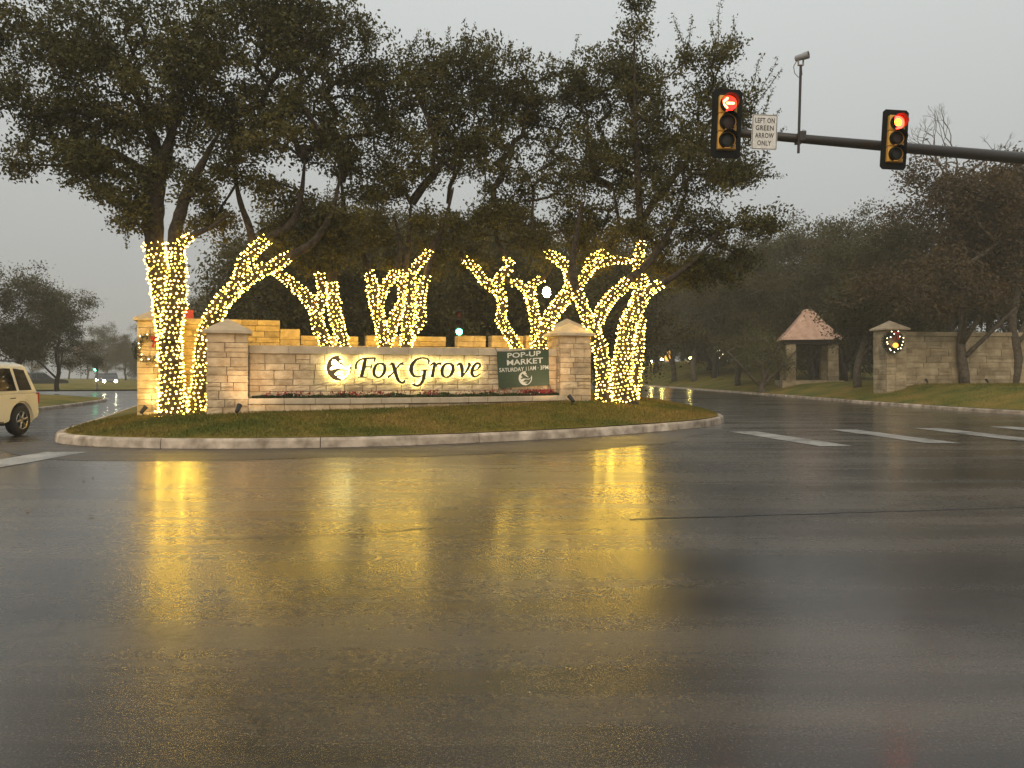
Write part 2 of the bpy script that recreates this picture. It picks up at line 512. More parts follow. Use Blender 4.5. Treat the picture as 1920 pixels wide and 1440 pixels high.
def kerb(poly, nrm, h, name, keep, seg_len=3.0, w=0.18):
    """a kerb of cast pieces along the outline, each piece its own object"""
    root = empty(name); tag(root, kind='structure')
    prof = [(-0.02, -0.02), (0.0, h - 0.05), (0.02, h - 0.012), (0.05, h), (w, h + 0.002), (w + 0.02, -0.02)]
    n = len(poly); cur = []; L = 0
    def flush(c):
        if len(c) < 2: return
        mb = MB(); vs = []
        for i in c:
            for (o_, z) in prof: vs.append((poly[i][0] + nrm[i][0] * o_, poly[i][1] + nrm[i][1] * o_, z))
        # pull the end sections 6 mm in for an open joint
        k = len(prof)
        for end, nb in ((0, 1), (len(c) - 1, len(c) - 2)):
            a = np.array(poly[c[end]]); b = np.array(poly[c[nb]]); dv = (b - a) / max(1e-6, np.linalg.norm(b - a)) * 0.008
            for j in range(k):
                x, y, z = vs[end * k + j]; vs[end * k + j] = (x + dv[0], y + dv[1], z)
        fs = []
        for s in range(len(c) - 1):
            for j in range(k - 1): fs.append((s*k+j, s*k+j+1, (s+1)*k+j+1, (s+1)*k+j))
        fs.append(tuple(range(k))); fs.append(tuple((len(c) - 1) * k + j for j in range(k - 1, -1, -1)))
        mb.add(vs, fs); mb.build('kerb_stone', M['kerb'], root, fixn=True)
    for i in range(n + 1):
        a = i % n
        if keep(poly[a]):
            cur.append(a)
            if len(cur) > 1: L += np.linalg.norm(poly[cur[-1]] - poly[cur[-2]])
            if L >= seg_len: flush(cur); cur = [a]; L = 0
        else:
            flush(cur); cur = []; L = 0
    flush(cur)
    return root

# ground and road
g = MB(); g.add([(-330, -25, -0.02), (330, -25, -0.02), (330, 330, -0.02), (-330, 330, -0.02)], [(0, 1, 2, 3)])
tag(g.build('ground', M['ground']), kind='structure')
rd = MB(); rd.add([(-155, -14, 0), (155, -14, 0), (155, 220, 0), (-155, 220, 0)], [(0, 1, 2, 3)])
road = rd.build('road', M['road']); tag(road, kind='structure')

isl, isl_n = land('island_lawn', ISL, island_z, 0.55, M['turf']); tag(isl, kind='structure')
kerb(ISL, isl_n, KH, 'island_kerb', lambda p: p[1] < 60)
rgt, rgt_n = land('verge_lawn', RGT, right_z, 2.2, M['turf']); tag(rgt, kind='structure')
kerb(RGT, rgt_n, 0.15, 'verge_kerb', lambda p: p[1] < 120 and p[0] < 40 and p[1] > 18)
LFT = smooth_closed(LEFT, 0.8, 3)
lft, lft_n = land('corner_lawn', LFT, lambda p: 0.15 + 0.28 * np.clip(dist_to_poly(p, LFT) / 3.0, 0, 1), 1.6, M['turf']); tag(lft, kind='structure')
kerb(LFT, lft_n, 0.15, 'corner_kerb', lambda p: p[0] > -60)
FLF = smooth_closed(FARLEFT, 2.0, 2)
flf, flf_n = land('far_lawn', FLF, lambda p: 0.12 + 0.4 * np.clip(dist_to_poly(p, FLF) / 12.0, 0, 1), 5, M['turf']); tag(flf, kind='structure')

# damp strip of older asphalt along the island kerb
front = [p for p in range(len(ISL)) if ISL[p][1] < 25.5 and ISL[p][0] < 5.6 and (ISL[p][1] < 17.6 or ISL[p][0] > -3)]
front.sort(key=lambda i: ISL[i][0])
mb = MB(); vs = []
for k, i in enumerate(front):
    wv = (2.3 + 0.25 * math.sin(k * 0.37) + 0.12 * math.sin(k * 1.3)) * (0.35 + 0.65 * min(1, k / 8, (len(front) - k) / 10))
    a = ISL[i]; b = a - isl_n[i] * wv
    vs += [(a[0], a[1], 0.004), (b[0], b[1], 0.004)]
mb.add(vs, [(2*i, 2*i+1, 2*i+3, 2*i+2) for i in range(len(front) - 1)])
mb.build('asphalt_strip', M['strip'], road, fixn=True)
# crosswalk bars
def bar(x0, x1, y0, y1, sk=0.0, seed=0):
    rs = random.Random(seed); n = 10
    m = MB(); L = []; Rr = []
    for i in range(n + 1):
        t = i / n; y = y0 + (y1 - y0) * t; s = sk * t
        L.append((x0 + s + rs.uniform(-.015, .015), y, 0.008)); Rr.append((x1 + s + rs.uniform(-.015, .015), y, 0.008))
    m.add(L + Rr, [(i, n + 1 + i, n + 2 + i, i + 1) for i in range(n)])
    m.build('crosswalk_stripe', M['paint'], road, fixn=True)
for k, (x0, d0, sk) in enumerate([(6.45, 16.1, -0.72), (9.1, 16.8, -0.4), (11.5, 17.4, -0.2), (13.9, 18.0, -0.1), (16.4, 18.4, 0.0)]):
    bar(x0, x0 + 0.72, d0, d0 + 4.2, sk, k)
for k, (x0, d0) in enumerate([(-9.05, 11.4), (-11.4, 12.2), (-13.9, 12.6)]):
    bar(x0, x0 + 0.80, d0, d0 + 3.5, 0.0, 9 + k)
# sealed seam and short cracks in the asphalt
def seam(pts, w, name='tar_seam', seed=0):
    rs = random.Random(seed); pts = [P(x, y, CAMH * FPX / (y - HOR)) for x, y in pts]
    m = MB(); vs = []; N = 0
    for a, b in zip(pts[:-1], pts[1:]):
        k = max(2, int((b - a).length / 0.25))
        for j in range(k):
            q = a.lerp(b, j / k); jt = rs.uniform(-.02, .02); ww = w * rs.uniform(0.4, 1.2)
            vs += [(q.x, q.y + jt - ww, 0.004), (q.x, q.y + jt + ww, 0.004)]; N += 1
    m.add(vs, [(2*i, 2*i+2, 2*i+3, 2*i+1) for i in range(N - 1)])
    m.build(name, M['tar'], road, fixn=True)
seam([(1180, 974), (1420, 967), (1700, 958), (2000, 949)], 0.022, seed=1)
seam([(380, 1011), (560, 1007), (720, 998), (860, 986)], 0.012, seed=2)
seam([(1543, 856), (1575, 862), (1608, 868)], 0.07, 'asphalt_patch', 3)
seam([(1760, 861), (1795, 863)], 0.03, 'asphalt_patch', 4)

# grass blades on the front of the island
def blades(name, n, poly, zfun, xr, yr, label, seed, h=(0.03, 0.075)):
    rs = np.random.RandomState(seed)
    p = np.stack([rs.uniform(*xr, n), rs.uniform(*yr, n)], 1)
    p = p[inside(p, poly)]; p = p[dist_to_poly(p, poly) > 0.19]
    z = zfun(p); n = len(p)
    a = rs.rand(n) * 6.283; w = rs.uniform(0.006, 0.014, n); hh = rs.uniform(*h, n)
    lean = rs.randn(n, 2) * 0.03
    v = np.zeros((n, 3, 3))
    v[:, 0, :2] = p + np.stack([np.cos(a), np.sin(a)], 1) * w[:, None]; v[:, 1, :2] = p - np.stack([np.cos(a), np.sin(a)], 1) * w[:, None]
    v[:, 2, :2] = p + lean; v[:, 0, 2] = v[:, 1, 2] = z - 0.01; v[:, 2, 2] = z + hh
    o = link(name, np_mesh(name, v.reshape(-1, 3), 3, M['blade'])); tag(o, label, 'grass', kind='stuff')
blades('grass', 110000, ISL, island_z, (-11.5, 7.2), (15.4, 27), 'short winter grass covering the kerbed island mound', 1)
blades('grass', 26000, RGT, right_z, (18, 36), (25, 46), 'mown grass on the verge in front of the long stone wall', 2, (0.05, 0.12))

# fallen leaves on the lawn, along the gutter and on the road
def litter(name, n, xr, yr, label, seed, on_lawn):
    r = np.random.RandomState(seed); p = np.stack([r.uniform(*xr, n), r.uniform(*yr, n)], 1)
    k = inside(p, ISL); dd = dist_to_poly(p, ISL)
    if on_lawn: p = p[k & (dd > 0.2)]; z = island_z(p) + 0.05
    else:
        keep = (~k) & (r.rand(n) < np.exp(-dd / 0.35) + 0.035); p = p[keep]; z = np.full(len(p), 0.014)
    a = r.rand(len(p)) * 6.283; c, s_ = np.cos(a), np.sin(a); L_ = r.uniform(0.02, 0.05, len(p)); v = np.zeros((len(p), 4, 3))
    for i, (q, w) in enumerate(((1, 0), (0, 0.5), (-1, 0), (0, -0.5))):
        v[:, i, 0] = p[:, 0] + (c * q - s_ * w) * L_; v[:, i, 1] = p[:, 1] + (s_ * q + c * w) * L_; v[:, i, 2] = z + r.uniform(0, 0.008, len(p))
    tag(link(name, np_mesh(name, v.reshape(-1, 3), 4, M['litter'])), label, 'leaves', kind='stuff')
M['litter'] = speckled('dead_leaf', (0.045, 0.022, 0.010), (0.16, 0.085, 0.035), 3.0, 0.6)
litter('fallen_leaves', 2600, (-11, 7), (15.4, 26), 'brown fallen leaves scattered over the island grass', 8, True)
litter('fallen_leaves', 9000, (-12, 8), (8, 24), 'dark fallen leaves gathered in the gutter along the island kerb', 9, False)

# ------------------------------------------------------------------ stones
def stone_meshes(mat, n, rough, seed, key):
    out = []
    rs = random.Random(seed)
    for k in range(n):
        m = MB(); G = 4; vs = []
        for i in range(G + 1):
            for j in range(G + 1):
                x = i / G - 0.5; z = j / G - 0.5
                edge = i in (0, G) or j in (0, G)
                dx = rs.uniform(-.012, .012) if edge else 0; dz = rs.uniform(-.02, .02) if edge else 0
                vs.append((x * (0.99 if edge else 0.9 if False else 1) + dx, -0.5 + (0.30 * rough if edge else rs.uniform(-0.25, 0.35) * rough), z + dz))
        b = len(vs)
        fs = []
        W = G + 1
        for i in range(G):
            for j in range(G): fs.append((i*W+j, (i+1)*W+j, (i+1)*W+j+1, i*W+j+1))
        ring = [i * W for i in range(W)] + [G * W + j for j in range(1, W)] + [i * W + G for i in range(G - 1, -1, -1)] + [j for j in range(G - 1, 0, -1)]
        back = [(vs[r][0], 0.5, vs[r][2]) for r in ring]
        vs += back
        for q in range(len(ring)):
            q2 = (q + 1) % len(ring)
            fs.append((ring[q], b + q, b + q2, ring[q2]))
        m.add(vs, fs)
        me = m.mesh(key, mat)
        bm = bmesh.new(); bm.from_mesh(me); bmesh.ops.recalc_face_normals(bm, faces=bm.faces); bm.to_mesh(me); bm.free()
        out.append(me)
    return out
SM = {k: stone_meshes(M[k], 7, r, i, k + '_block') for i, (k, r) in enumerate([('stone', 0.22), ('stone2', 0.30), ('stone3', 0.30), ('cap', 0.05)])}

def ashlar(W, H, rs, hr=(0.13, 0.26), wr=(0.22, 0.62), x0=0.0, z0=0.0):
    """broken-course stonework: courses of uneven height, some stones split in two"""
    out = []; z = 0
    while z < H - 1e-3:
        h = rs.uniform(*hr)
        if H - z - h < hr[0] * 0.9: h = H - z
        x = 0
        while x < W - 1e-3:
            w = rs.uniform(*wr) * (1.25 if h > 0.2 else 1)
            if W - x - w < wr[0] * 0.8: w = W - x
            if h > hr[0] * 1.5 and rs.random() < 0.28:
                s = rs.uniform(0.4, 0.6) * h
                if w > 0.4 and rs.random() < 0.5:
                    k = rs.uniform(0.35, 0.65)
                    out += [(x, z, w, s), (x, z + s, w * k, h - s), (x + w * k, z + s, w * (1 - k), h - s)]
                else: out += [(x, z, w, s), (x, z + s, w, h - s)]
            else: out.append((x, z, w, h))
            x += w
        z += h
    return [(x + x0, zz + z0, w, h) for x, zz, w, h in out]

def lay(parent, stones, key, rs, face='front', off=0.0, x=0.0, y=0.0, depth=0.10, gap=0.014, jut=0.012, name='stone'):
    """stones on a face: front looks along -y, left along -x, right along +x (local)"""
    for (sx, sz, w, h) in stones:
        o = bpy.data.objects.new(name, rs.choice(SM[key])); col.objects.link(o); o.parent = parent
        j = rs.uniform(0, jut)
        cx, cz = sx + w / 2, sz + h / 2
        flip = rs.choice((1, -1))
        if face == 'front': o.location = (x + cx, y + depth / 2 - j, cz)
        elif face == 'left': o.location = (x + depth / 2 - j, y + cx, cz); o.rotation_euler = (0, 0, R(-90))
        else: o.location = (x - depth / 2 + j, y + cx, cz); o.rotation_euler = (0, 0, R(90))
        o.scale = ((w - gap) * 1.0, depth, h - gap)

def pyramid_cap(parent, cx, cy, w, d, z, lip, rise, mat='cap', name='cap'):
    m = MB(); a, b = w / 2, d / 2
    m.box(cx - a, cx + a, cy - b, cy + b, z, z + lip)
    t = 0.03
    m.add([(cx - a, cy - b, z + lip), (cx + a, cy - b, z + lip), (cx + a, cy + b, z + lip), (cx - a, cy + b, z + lip), (cx, cy, z + lip + rise)],
          [(0, 1, 4), (1, 2, 4), (2, 3, 4), (3, 0, 4)])
    m.f.pop(1 if False else 1); m.m.pop(1)      # top of the lip is replaced by the pyramid
    return m.build(name, M[mat], parent, fixn=True)

def pillar(parent, cx, cy, w, z0, z1, key, rs, depth=None, cap_lip=0.07, cap_rise=0.34, over=0.10, hr=(0.13, 0.26), wr=(0.22, 0.55)):
    d = depth or w
    m = MB(); m.box(cx - w/2 + .03, cx + w/2 - .03, cy - d/2 + .03, cy + d/2 - .03, z0, z1 - 0.002); m.build('mortar_core', M['mortar'], parent)
    lay(parent, ashlar(w, z1 - z0, rs, hr, wr, cx - w/2, z0), key, rs, 'front', y=cy - d/2)
    lay(parent, ashlar(d - 0.12, z1 - z0, rs, hr, wr, cy - d/2 + 0.12, z0), key, rs, 'left', x=cx - w/2)
    lay(parent, ashlar(d - 0.12, z1 - z0, rs, hr, wr, cy - d/2 + 0.12, z0), key, rs, 'right', x=cx + w/2)
    pyramid_cap(parent, cx, cy, w + 2 * over, d + 2 * over, z1, cap_lip, cap_rise)

# ------------------------------------------------------------------ the sign wall
SA = Vector((-7.40, 20.0)); SB = Vector((1.72, 23.2))
S_ANG = math.atan2((SB - SA).y, (SB - SA).x); S_LEN = (SB - SA).length
sw = empty('sign_wall', (SA.x, SA.y, 0), S_ANG)
tag(sw, 'long cream limestone entrance sign wall between two capped pillars, with backlit lettering', 'sign wall')
rs = random.Random(11)
su = Vector((math.cos(S_ANG), math.sin(S_ANG))); sn = Vector((math.sin(S_ANG), -math.cos(S_ANG)))   # along, towards the viewer
WY = -0.20                                                         # local y of the wall face
def wall_uz(px, py, yloc=WY):
    """photo pixel -> (u, z) on the sign wall's face plane"""
    r = Vector(((px - 960) / FPX, 1.0)); p0 = SA - sn * yloc
    t = p0.dot(sn) / r.dot(sn)
    hit = r * t
    return (hit - SA).dot(su), CAMH - (py - HOR) / FPX * t
pillar(sw, 0, 0, 1.0, 0.30, 2.56, 'stone', rs)
pillar(sw, S_LEN, 0, 1.0, 0.45, 2.66, 'stone', rs)
m = MB(); m.box(0.5, S_LEN - 0.5, WY + 0.03, 0.20, 0.3, 2.05); m.build('mortar_core', M['mortar'], sw)
lay(sw, ashlar(S_LEN - 1.0, 1.21, rs, (0.14, 0.24), (0.25, 0.7), 0.5, 0.85), 'stone', rs, 'front', y=WY, jut=0.008)
x = 0.5
while x < S_LEN - 0.52:
    w = min(rs.uniform(0.8, 1.25), S_LEN - 0.5 - x)
    if S_LEN - 0.5 - x - w < 0.4: w = S_LEN - 0.5 - x
    m = MB(); m.box(x + .003, x + w - .003, WY - 0.05, 0.26, 2.062, 2.27); m.build('coping_stone', M['cap'], sw, bevel=0.008); x += w
# bowed planter in front of the wall
BOW = 0.75
def bow(u): 
    t = (u - 0.5) / (S_LEN - 0.9)
    return WY - 0.28 - BOW * math.sin(math.pi * max(0, min(1, t)))
u = 0.55
N = 60
uu = [0.52 + (S_LEN - 0.86) * i / N for i in range(N + 1)]
m = MB()
vs = []
for q in uu: vs += [(q, bow(q) + 0.05, 0.86), (q, WY + 0.02, 0.86 + 0.02)]
m.add(vs, [(2*i, 2*i+2, 2*i+3, 2*i+1) for i in range(N)]); m.build('planter_soil', M['soil'], sw, fixn=True)
def curved_block(u0, u1, z0, z1, out, thick, mat, name):
    m = MB(); k = 4; vs = []
    for i in range(k + 1):
        q = u0 + (u1 - u0) * i / k; y = bow(q) - out
        vs += [(q, y, z0), (q, y, z1), (q, y + thick, z1), (q, y + thick, z0)]
    fs = []
    for i in range(k):
        for j in range(4): fs.append((i*4+j, i*4+(j+1) % 4, (i+1)*4+(j+1) % 4, (i+1)*4+j))
    fs += [(0, 3, 2, 1), tuple(k * 4 + j for j in range(4))]
    m.add(vs, fs); m.build(name, mat, sw, fixn=True, bevel=0.01)
for (z0, z1, out, wr_) in ((0.38, 0.56, 0.02, (0.3, 0.6)), (0.56, 0.74, 0.02, (0.3, 0.7)), (0.745, 0.90, 0.07, (0.45, 0.9))):
    q = 0.5
    while q < S_LEN - 0.36:
        w = min(rs.uniform(*wr_), S_LEN - 0.34 - q)
        curved_block(q + .004, q + w - .004, z0 + .006, z1 - .002, out + rs.uniform(0, .012), 0.24, M['cap'] if z0 > 0.7 else M['stone'], 'planter_stone'); q += w
# lettering: pen strokes traced in the photo, 6x enlarged from (600, 650)
STROKES = {
 'F': [[(412,252,24),(402,222,18),(420,172,15),(465,142,16),(520,132,18),(620,130,16)],[(622,122,10),(616,145,14),(606,172,8)],[(512,135,30),(490,235,33),(466,338,32)],
       [(488,226,12),(570,226,13)],[(585,200,8),(577,228,13),(568,255,8)],[(418,345,10),(470,342,14),(522,345,10)]],
 'o': [[(690,188,16),(640,200,20),(608,255,30),(612,318,26),(648,345,16),(690,332,20),(726,275,30),(724,212,26),(690,188,16)]],
 'x': [[(778,222,8),(798,194,18),(822,200,30),(846,285,34),(874,365,28),(908,402,20),(940,400,20),(956,378,16)],[(938,192,26),(900,198,18),(850,258,14),(795,322,16),(756,344,26)]],
 'G': [[(1214,200,8),(1224,160,18),(1196,134,15),(1140,128,15),(1080,150,22),(1036,205,32),(1024,262,34),(1044,314,28),(1085,338,18),(1130,334,13),(1162,318,10)],
       [(1180,266,28),(1168,340,30),(1146,400,26),(1104,438,18),(1066,434,20),(1048,412,26)],[(1128,268,10),(1170,265,14),(1216,264,10)]],
 'r': [[(1238,218,8),(1262,194,16),(1290,192,26),(1276,270,28),(1260,346,28)],[(1282,245,12),(1312,204,16),(1340,190,20),(1366,196,26)]],
 'o2': [[(1457,188,16),(1407,200,20),(1375,255,30),(1379,318,26),(1415,345,16),(1457,332,20),(1493,275,30),(1491,212,26),(1457,188,16)]],
 'v': [[(1538,220,8),(1560,194,18),(1584,202,28),(1600,270,30),(1592,350,12)],[(1590,348,10),(1636,290,16),(1672,232,22),(1682,198,24),(1660,188,14)]],
 'e': [[(1718,274,12),(1768,256,14),(1800,216,18),(1788,190,18),(1756,192,20),(1722,238,28),(1708,292,30),(1726,332,22),(1758,334,15),(1806,304,9)]],
}
def catmull(pts, k=7):
    out = []; n = len(pts)
    for i in range(n - 1):
        p0, p1, p2, p3 = (np.array(pts[max(i-1, 0)], float), np.array(pts[i], float), np.array(pts[i+1], float), np.array(pts[min(i+2, n-1)], float))
        for j in range(k):
            t = j / k
            out.append(0.5 * ((2*p1) + (-p0+p2)*t + (2*p0-5*p1+4*p2-p3)*t*t + (-p0+3*p1-3*p2+p3)*t**3))
    out.append(np.array(pts[-1], float))
    return np.array(out)
def pen_solid(mb, pts, y0, y1, tomap, wscale=1.0, back_only=False):
    c = catmull(pts) if len(pts) > 2 else np.array([np.array(pts[0]) + (np.array(pts[1]) - np.array(pts[0])) * t for t in np.linspace(0, 1, 5)])
    n = len(c); t = np.gradient(c[:, :2], axis=0); t /= np.maximum(np.linalg.norm(t, axis=1), 1e-6)[:, None]
    nr = np.stack([-t[:, 1], t[:, 0]], 1); hw = np.maximum(c[:, 2], 5) * 0.64 * wscale
    L = c[:, :2] + nr * hw[:, None]; Q = c[:, :2] - nr * hw[:, None]
    vs = []
    for a, b in zip(L, Q):
        (ua, za), (ub, zb) = tomap(*a), tomap(*b)
        vs += [(ua, y0, za), (ub, y0, zb), (ub, y1, zb), (ua, y1, za)]
    fs = []
    if back_only:
        for i in range(n - 1): fs.append((i*4+3, i*4+2, (i+1)*4+2, (i+1)*4+3))
    else:
        for i in range(n - 1):
            for j in range(4): fs.append((i*4+j, i*4+(j+1) % 4, (i+1)*4+(j+1) % 4, (i+1)*4+j))
        fs += [(0, 3, 2, 1), tuple((n-1)*4 + j for j in range(4))]
    mb.add(vs, fs)
def letter_map(x, y): return wall_uz(600 + x / 6.0, 650 + y / 6.0, WY - 0.12)
for k, (ch, sts) in enumerate(STROKES.items()):
    mb = MB(); hb = MB()
    for i, s in enumerate(sts):
        pen_solid(mb, s, WY - 0.135 - 0.002 * i, WY - 0.105 - 0.002 * i, letter_map)
        pen_solid(hb, s, 0, WY - 0.098 - 0.0005 * i, letter_map, 0.55, True)
    lo = mb.build('letter', M['letter'], sw, fixn=True)
    hb.build('backlight', M['halo'], lo)
# round emblem, traced in a 22x enlargement from (605, 655)
EMB = [(740,255),(690,310),(715,370),(780,430),(800,500),(800,570),(850,640),(940,715),(890,730),(780,665),(660,595),(590,515),(520,455),(450,432),(400,480),(370,560),(382,615),(440,660),(490,672),
       (400,720),(320,790),(328,838),(380,852),(450,812),(600,800),(760,822),(880,842),(1000,828),(1090,770),(1140,700),(1165,600),(1190,700),(1198,800),(1180,920),(1120,1060),(1020,1180),(880,1270),(730,1310),
       (600,1300),(470,1260),(340,1170),(230,1030),(170,880),(155,760),(180,600),(250,450),(350,350),(480,280),(600,250)]
EMB_H1 = [(700,848),(830,874),(900,888),(1000,872),(1080,806),(1142,762),(1150,850),(1122,960),(1050,1080),(950,1180),(860,1240),(770,1255),(740,1200),(620,1170),(600,1122),(700,1112),(860,1078),(700,1050),
          (570,1052),(520,1080),(480,1030),(560,930),(630,875)]
_hc = (sum(p[0] for p in EMB_H1) / len(EMB_H1), sum(p[1] for p in EMB_H1) / len(EMB_H1)); EMB_H1 = [(_hc[0] + (x - _hc[0]) * 0.93, _hc[1] + (y - _hc[1]) * 0.93) for x, y in EMB_H1]
EMB_H2 = [(735 + 42 * math.cos(a * math.pi / 5), 510 + 40 * math.sin(a * math.pi / 5)) for a in range(10)]
def filled(polys, depth=0.0):
    """2-D outlines (even-odd) -> verts, faces"""
    cu = bpy.data.curves.new('tmp', 'CURVE'); cu.dimensions = '2D'; cu.fill_mode = 'BOTH'; cu.extrude = depth
    for pl in polys:
        s = cu.splines.new('POLY'); s.points.add(len(pl) - 1)
        for p, q in zip(s.points, pl): p.co = (q[0], q[1], 0, 1)
        s.use_cyclic_u = True
    o = bpy.data.objects.new('tmp', cu); col.objects.link(o)
    bpy.context.view_layer.update()
    me = bpy.data.meshes.new_from_object(o.evaluated_get(bpy.context.evaluated_depsgraph_get()))
    v = [tuple(x.co) for x in me.vertices]; f = [tuple(p.vertices) for p in me.polygons]
    bpy.data.objects.remove(o); bpy.data.meshes.remove(me); bpy.data.curves.remove(cu)
    return v, f
UN = 0.001
emb_v, emb_f = filled([[(x * UN, y * UN) for x, y in pl] for pl in (EMB, EMB_H1, EMB_H2)], 0.015)
flat_v, flat_f = filled([[(x * UN, y * UN) for x, y in pl] for pl in (EMB, EMB_H1, EMB_H2)], 0.0)
def emb_map(x, y): return wall_uz(605 + x / UN / 22.15, 655 + y / UN / 22.15, WY - 0.12)
mb = MB(); mb.add([(*(lambda q: (q[0], WY - 0.12 - v[2], q[1]))(emb_map(v[0], v[1])),) for v in emb_v], emb_f)
eo = mb.build('emblem', M['emblem'], sw, fixn=True); eo['label'] = 'round dark bronze fox emblem lit from behind'
mb = MB(); cc = (0.675, 0.78)
mb.add([(*(lambda q: (q[0], WY - 0.098, q[1]))(emb_map(cc[0] + (v[0] - cc[0]) * 0.94, cc[1] + (v[1] - cc[1]) * 0.94)),) for v in flat_v], flat_f)
mb.build('backlight', M['halo'], eo)

# ------------------------------------------------------------------ banner
def text2d(body, bold=0.0, space=1.0):
    cu = bpy.data.curves.new('tmp', 'FONT'); cu.body = body; cu.size = 1; cu.offset = bold; cu.space_character = space; cu.resolution_u = 3
    o = bpy.data.objects.new('tmp', cu); col.objects.link(o); bpy.context.view_layer.update()
    me = bpy.data.meshes.new_from_object(o.evaluated_get(bpy.context.evaluated_depsgraph_get()))
    v = np.array([x.co[:] for x in me.vertices]); f = [tuple(p.vertices) for p in me.polygons]
    bpy.data.objects.remove(o); bpy.data.meshes.remove(me); bpy.data.curves.remove(cu)
    v -= v.min(0); v /= np.maximum(v.max(0), 1e-9)
    return v[:, :2], f
bn = empty('banner', (SA.x, SA.y, 0), S_ANG)
tag(bn, 'dark green vinyl banner advertising a pop-up market, tied to the sign wall', 'banner')
def ban(s, t, off=0.0):
    # corners in the photo
    tl, tr, br, bl = np.array((931.5, 658.7)), np.array((1029, 653.5)), np.array((1030, 722)), np.array((934.5, 728.3))
    top = tl * (1 - s) + tr * s + np.array((0, 2.0 * math.sin(math.pi * min(1, s * 1.25)) * (1 - s)))
    bot = bl * (1 - s) + br * s
    p = top * (1 - t) + bot * t
    u_, z_ = wall_uz(p[0], p[1], WY - 0.09)
    return (u_, WY - 0.085 - 0.018 * math.sin(s * 5 + t * 2.2) * t - off, z_)
m = MB(); G = 16
m.add([ban(i / G, j / G) for i in range(G + 1) for j in range(G + 1)] + [ban(i / G, j / G, -0.003) for i in range(G + 1) for j in range(G + 1)],
      [(i*17+j, i*17+j+1, (i+1)*17+j+1, (i+1)*17+j) for i in range(G) for j in range(G)] + [(289+i*17+j, 289+(i+1)*17+j, 289+(i+1)*17+j+1, 289+i*17+j+1) for i in range(G) for j in range(G)])
sheet = m.build('sheet', M['banner'], bn, smooth=True)
for body, s0, s1, t0, t1, b in (('POP-UP', 0.20, 0.845, 0.045, 0.185, 0.017), ('MARKET', 0.185, 0.885, 0.235, 0.385, 0.017), ('SATURDAY', 0.03, 0.515, 0.452, 0.565, 0.014), ('11AM', 0.552, 0.745, 0.452, 0.565, 0.008), ('-', 0.775, 0.802, 0.505, 0.515, 0.0), ('3PM', 0.83, 0.988, 0.452, 0.565, 0.008)):
    v, f = text2d(body, b)
    mb = MB(); mb.add([ban(s0 + (s1 - s0) * q[0], t1 + (t0 - t1) * q[1], 0.006) for q in v], f); mb.build('lettering', M['white_print'], sheet)
mb = MB(); mb.add([ban(0.535 + (v[0] - 0.675) / 1.04 * 0.262, 0.768 + (v[1] - 0.78) / 1.06 * 0.39, 0.006) for v in flat_v], flat_f)
mb.build('emblem', M['white_print'], sheet)
for (s, t, px, py) in ((0, 0, 927, 650), (1, 0, 1034, 650.5), (1, 1, 1034, 733), (0, 1, 936, 737)):
    a = ban(s, t); u_, z_ = wall_uz(px, py, WY - 0.03); m = MB(); m.tube([a, (u_, WY - 0.056, z_)], 0.008, 5); m.build('tie_cord', M['black'], bn)

# ------------------------------------------------------------------ bedding flowers
def sign_world(u, y, z): 
    q = SA + su * u - sn * y
    return (q.x, q.y, z)
rs2 = np.random.RandomState(5)
def leafquads(c, size, rs, up=0.3, aspect=0.5):
    """rhombus leaves at centres c"""
    n = len(c)
    a = rs.randn(n, 3); a[:, 2] += up; a /= np.linalg.norm(a, axis=1)[:, None]
    b = rs.randn(n, 3); b -= a * (a * b).sum(1)[:, None]; b /= np.linalg.norm(b, axis=1)[:, None]
    s = (np.asarray(size) * rs.uniform(0.7, 1.3, n))[:, None]
    v = np.stack([c - a * s * 0.5, c + b * s * aspect * 0.5, c + a * s * 0.5, c - b * s * aspect * 0.5], 1)
    return v.reshape(-1, 3)
bed = empty('flower_bed', sign_world(S_LEN / 2, WY - 0.5, 0.87)); tag(bed, 'strip of red bedding flowers and low foliage along the foot of the sign wall', 'flowers', kind='stuff')
n = 9000; u_ = rs2.uniform(0.6, S_LEN - 0.45, n); tt = rs2.rand(n)
y_ = np.array([(bow(q) + 0.10) * (1 - t) + (WY - 0.04) * t for q, t in zip(u_, tt)]); hgt = 0.05 + 0.09 * (0.5 + 0.5 * np.sin(u_ * 7) * np.sin(u_ * 2.3 + 1))
pts = np.array([sign_world(a, b, 0.88) for a, b in zip(u_, y_)]); pts[:, 2] += rs2.rand(n) * hgt
link('leaves', np_mesh('leaves', leafquads(pts, 0.055, rs2, 0.5) - np.array(bed.location), 4, M['bed_leaf']), bed)
cl = [(0.9 + 0.09 * i, 1) for i in range(12)] + [(2.9, 6), (3.1, 6), (3.25, 5), (3.7, 4), (3.9, 6), (5.15, 7), (5.25, 5), (6.9, 3), (7.5, 2), (7.9, 4)] + [(8.1 + 0.07 * i, 5) for i in range(13)] + [(0.9 + 0.24 * i, 1) for i in range(32)]
fp = []
for (uq, k) in cl:
    for _ in range(int(k * 3)):
        uj = uq + rs2.randn() * 0.07; t = rs2.rand()
        fp.append(np.array(sign_world(uj, (bow(uj) + 0.14) * (1 - t) + (WY - 0.06) * t, 0.88 + rs2.uniform(0.07, 0.19))))
fp = np.array(fp)
link('red_blossoms', np_mesh('red_blossoms', leafquads(np.repeat(fp, 4, 0) + rs2.randn(len(fp) * 4, 3) * 0.012, 0.04, rs2, 0.8, 0.8) - np.array(bed.location), 4, M['flower']), bed)
wp = np.array([sign_world(q, bow(q) + 0.16, 0.95 + rs2.rand() * 0.05) for q in rs2.uniform(1, 9, 14)])
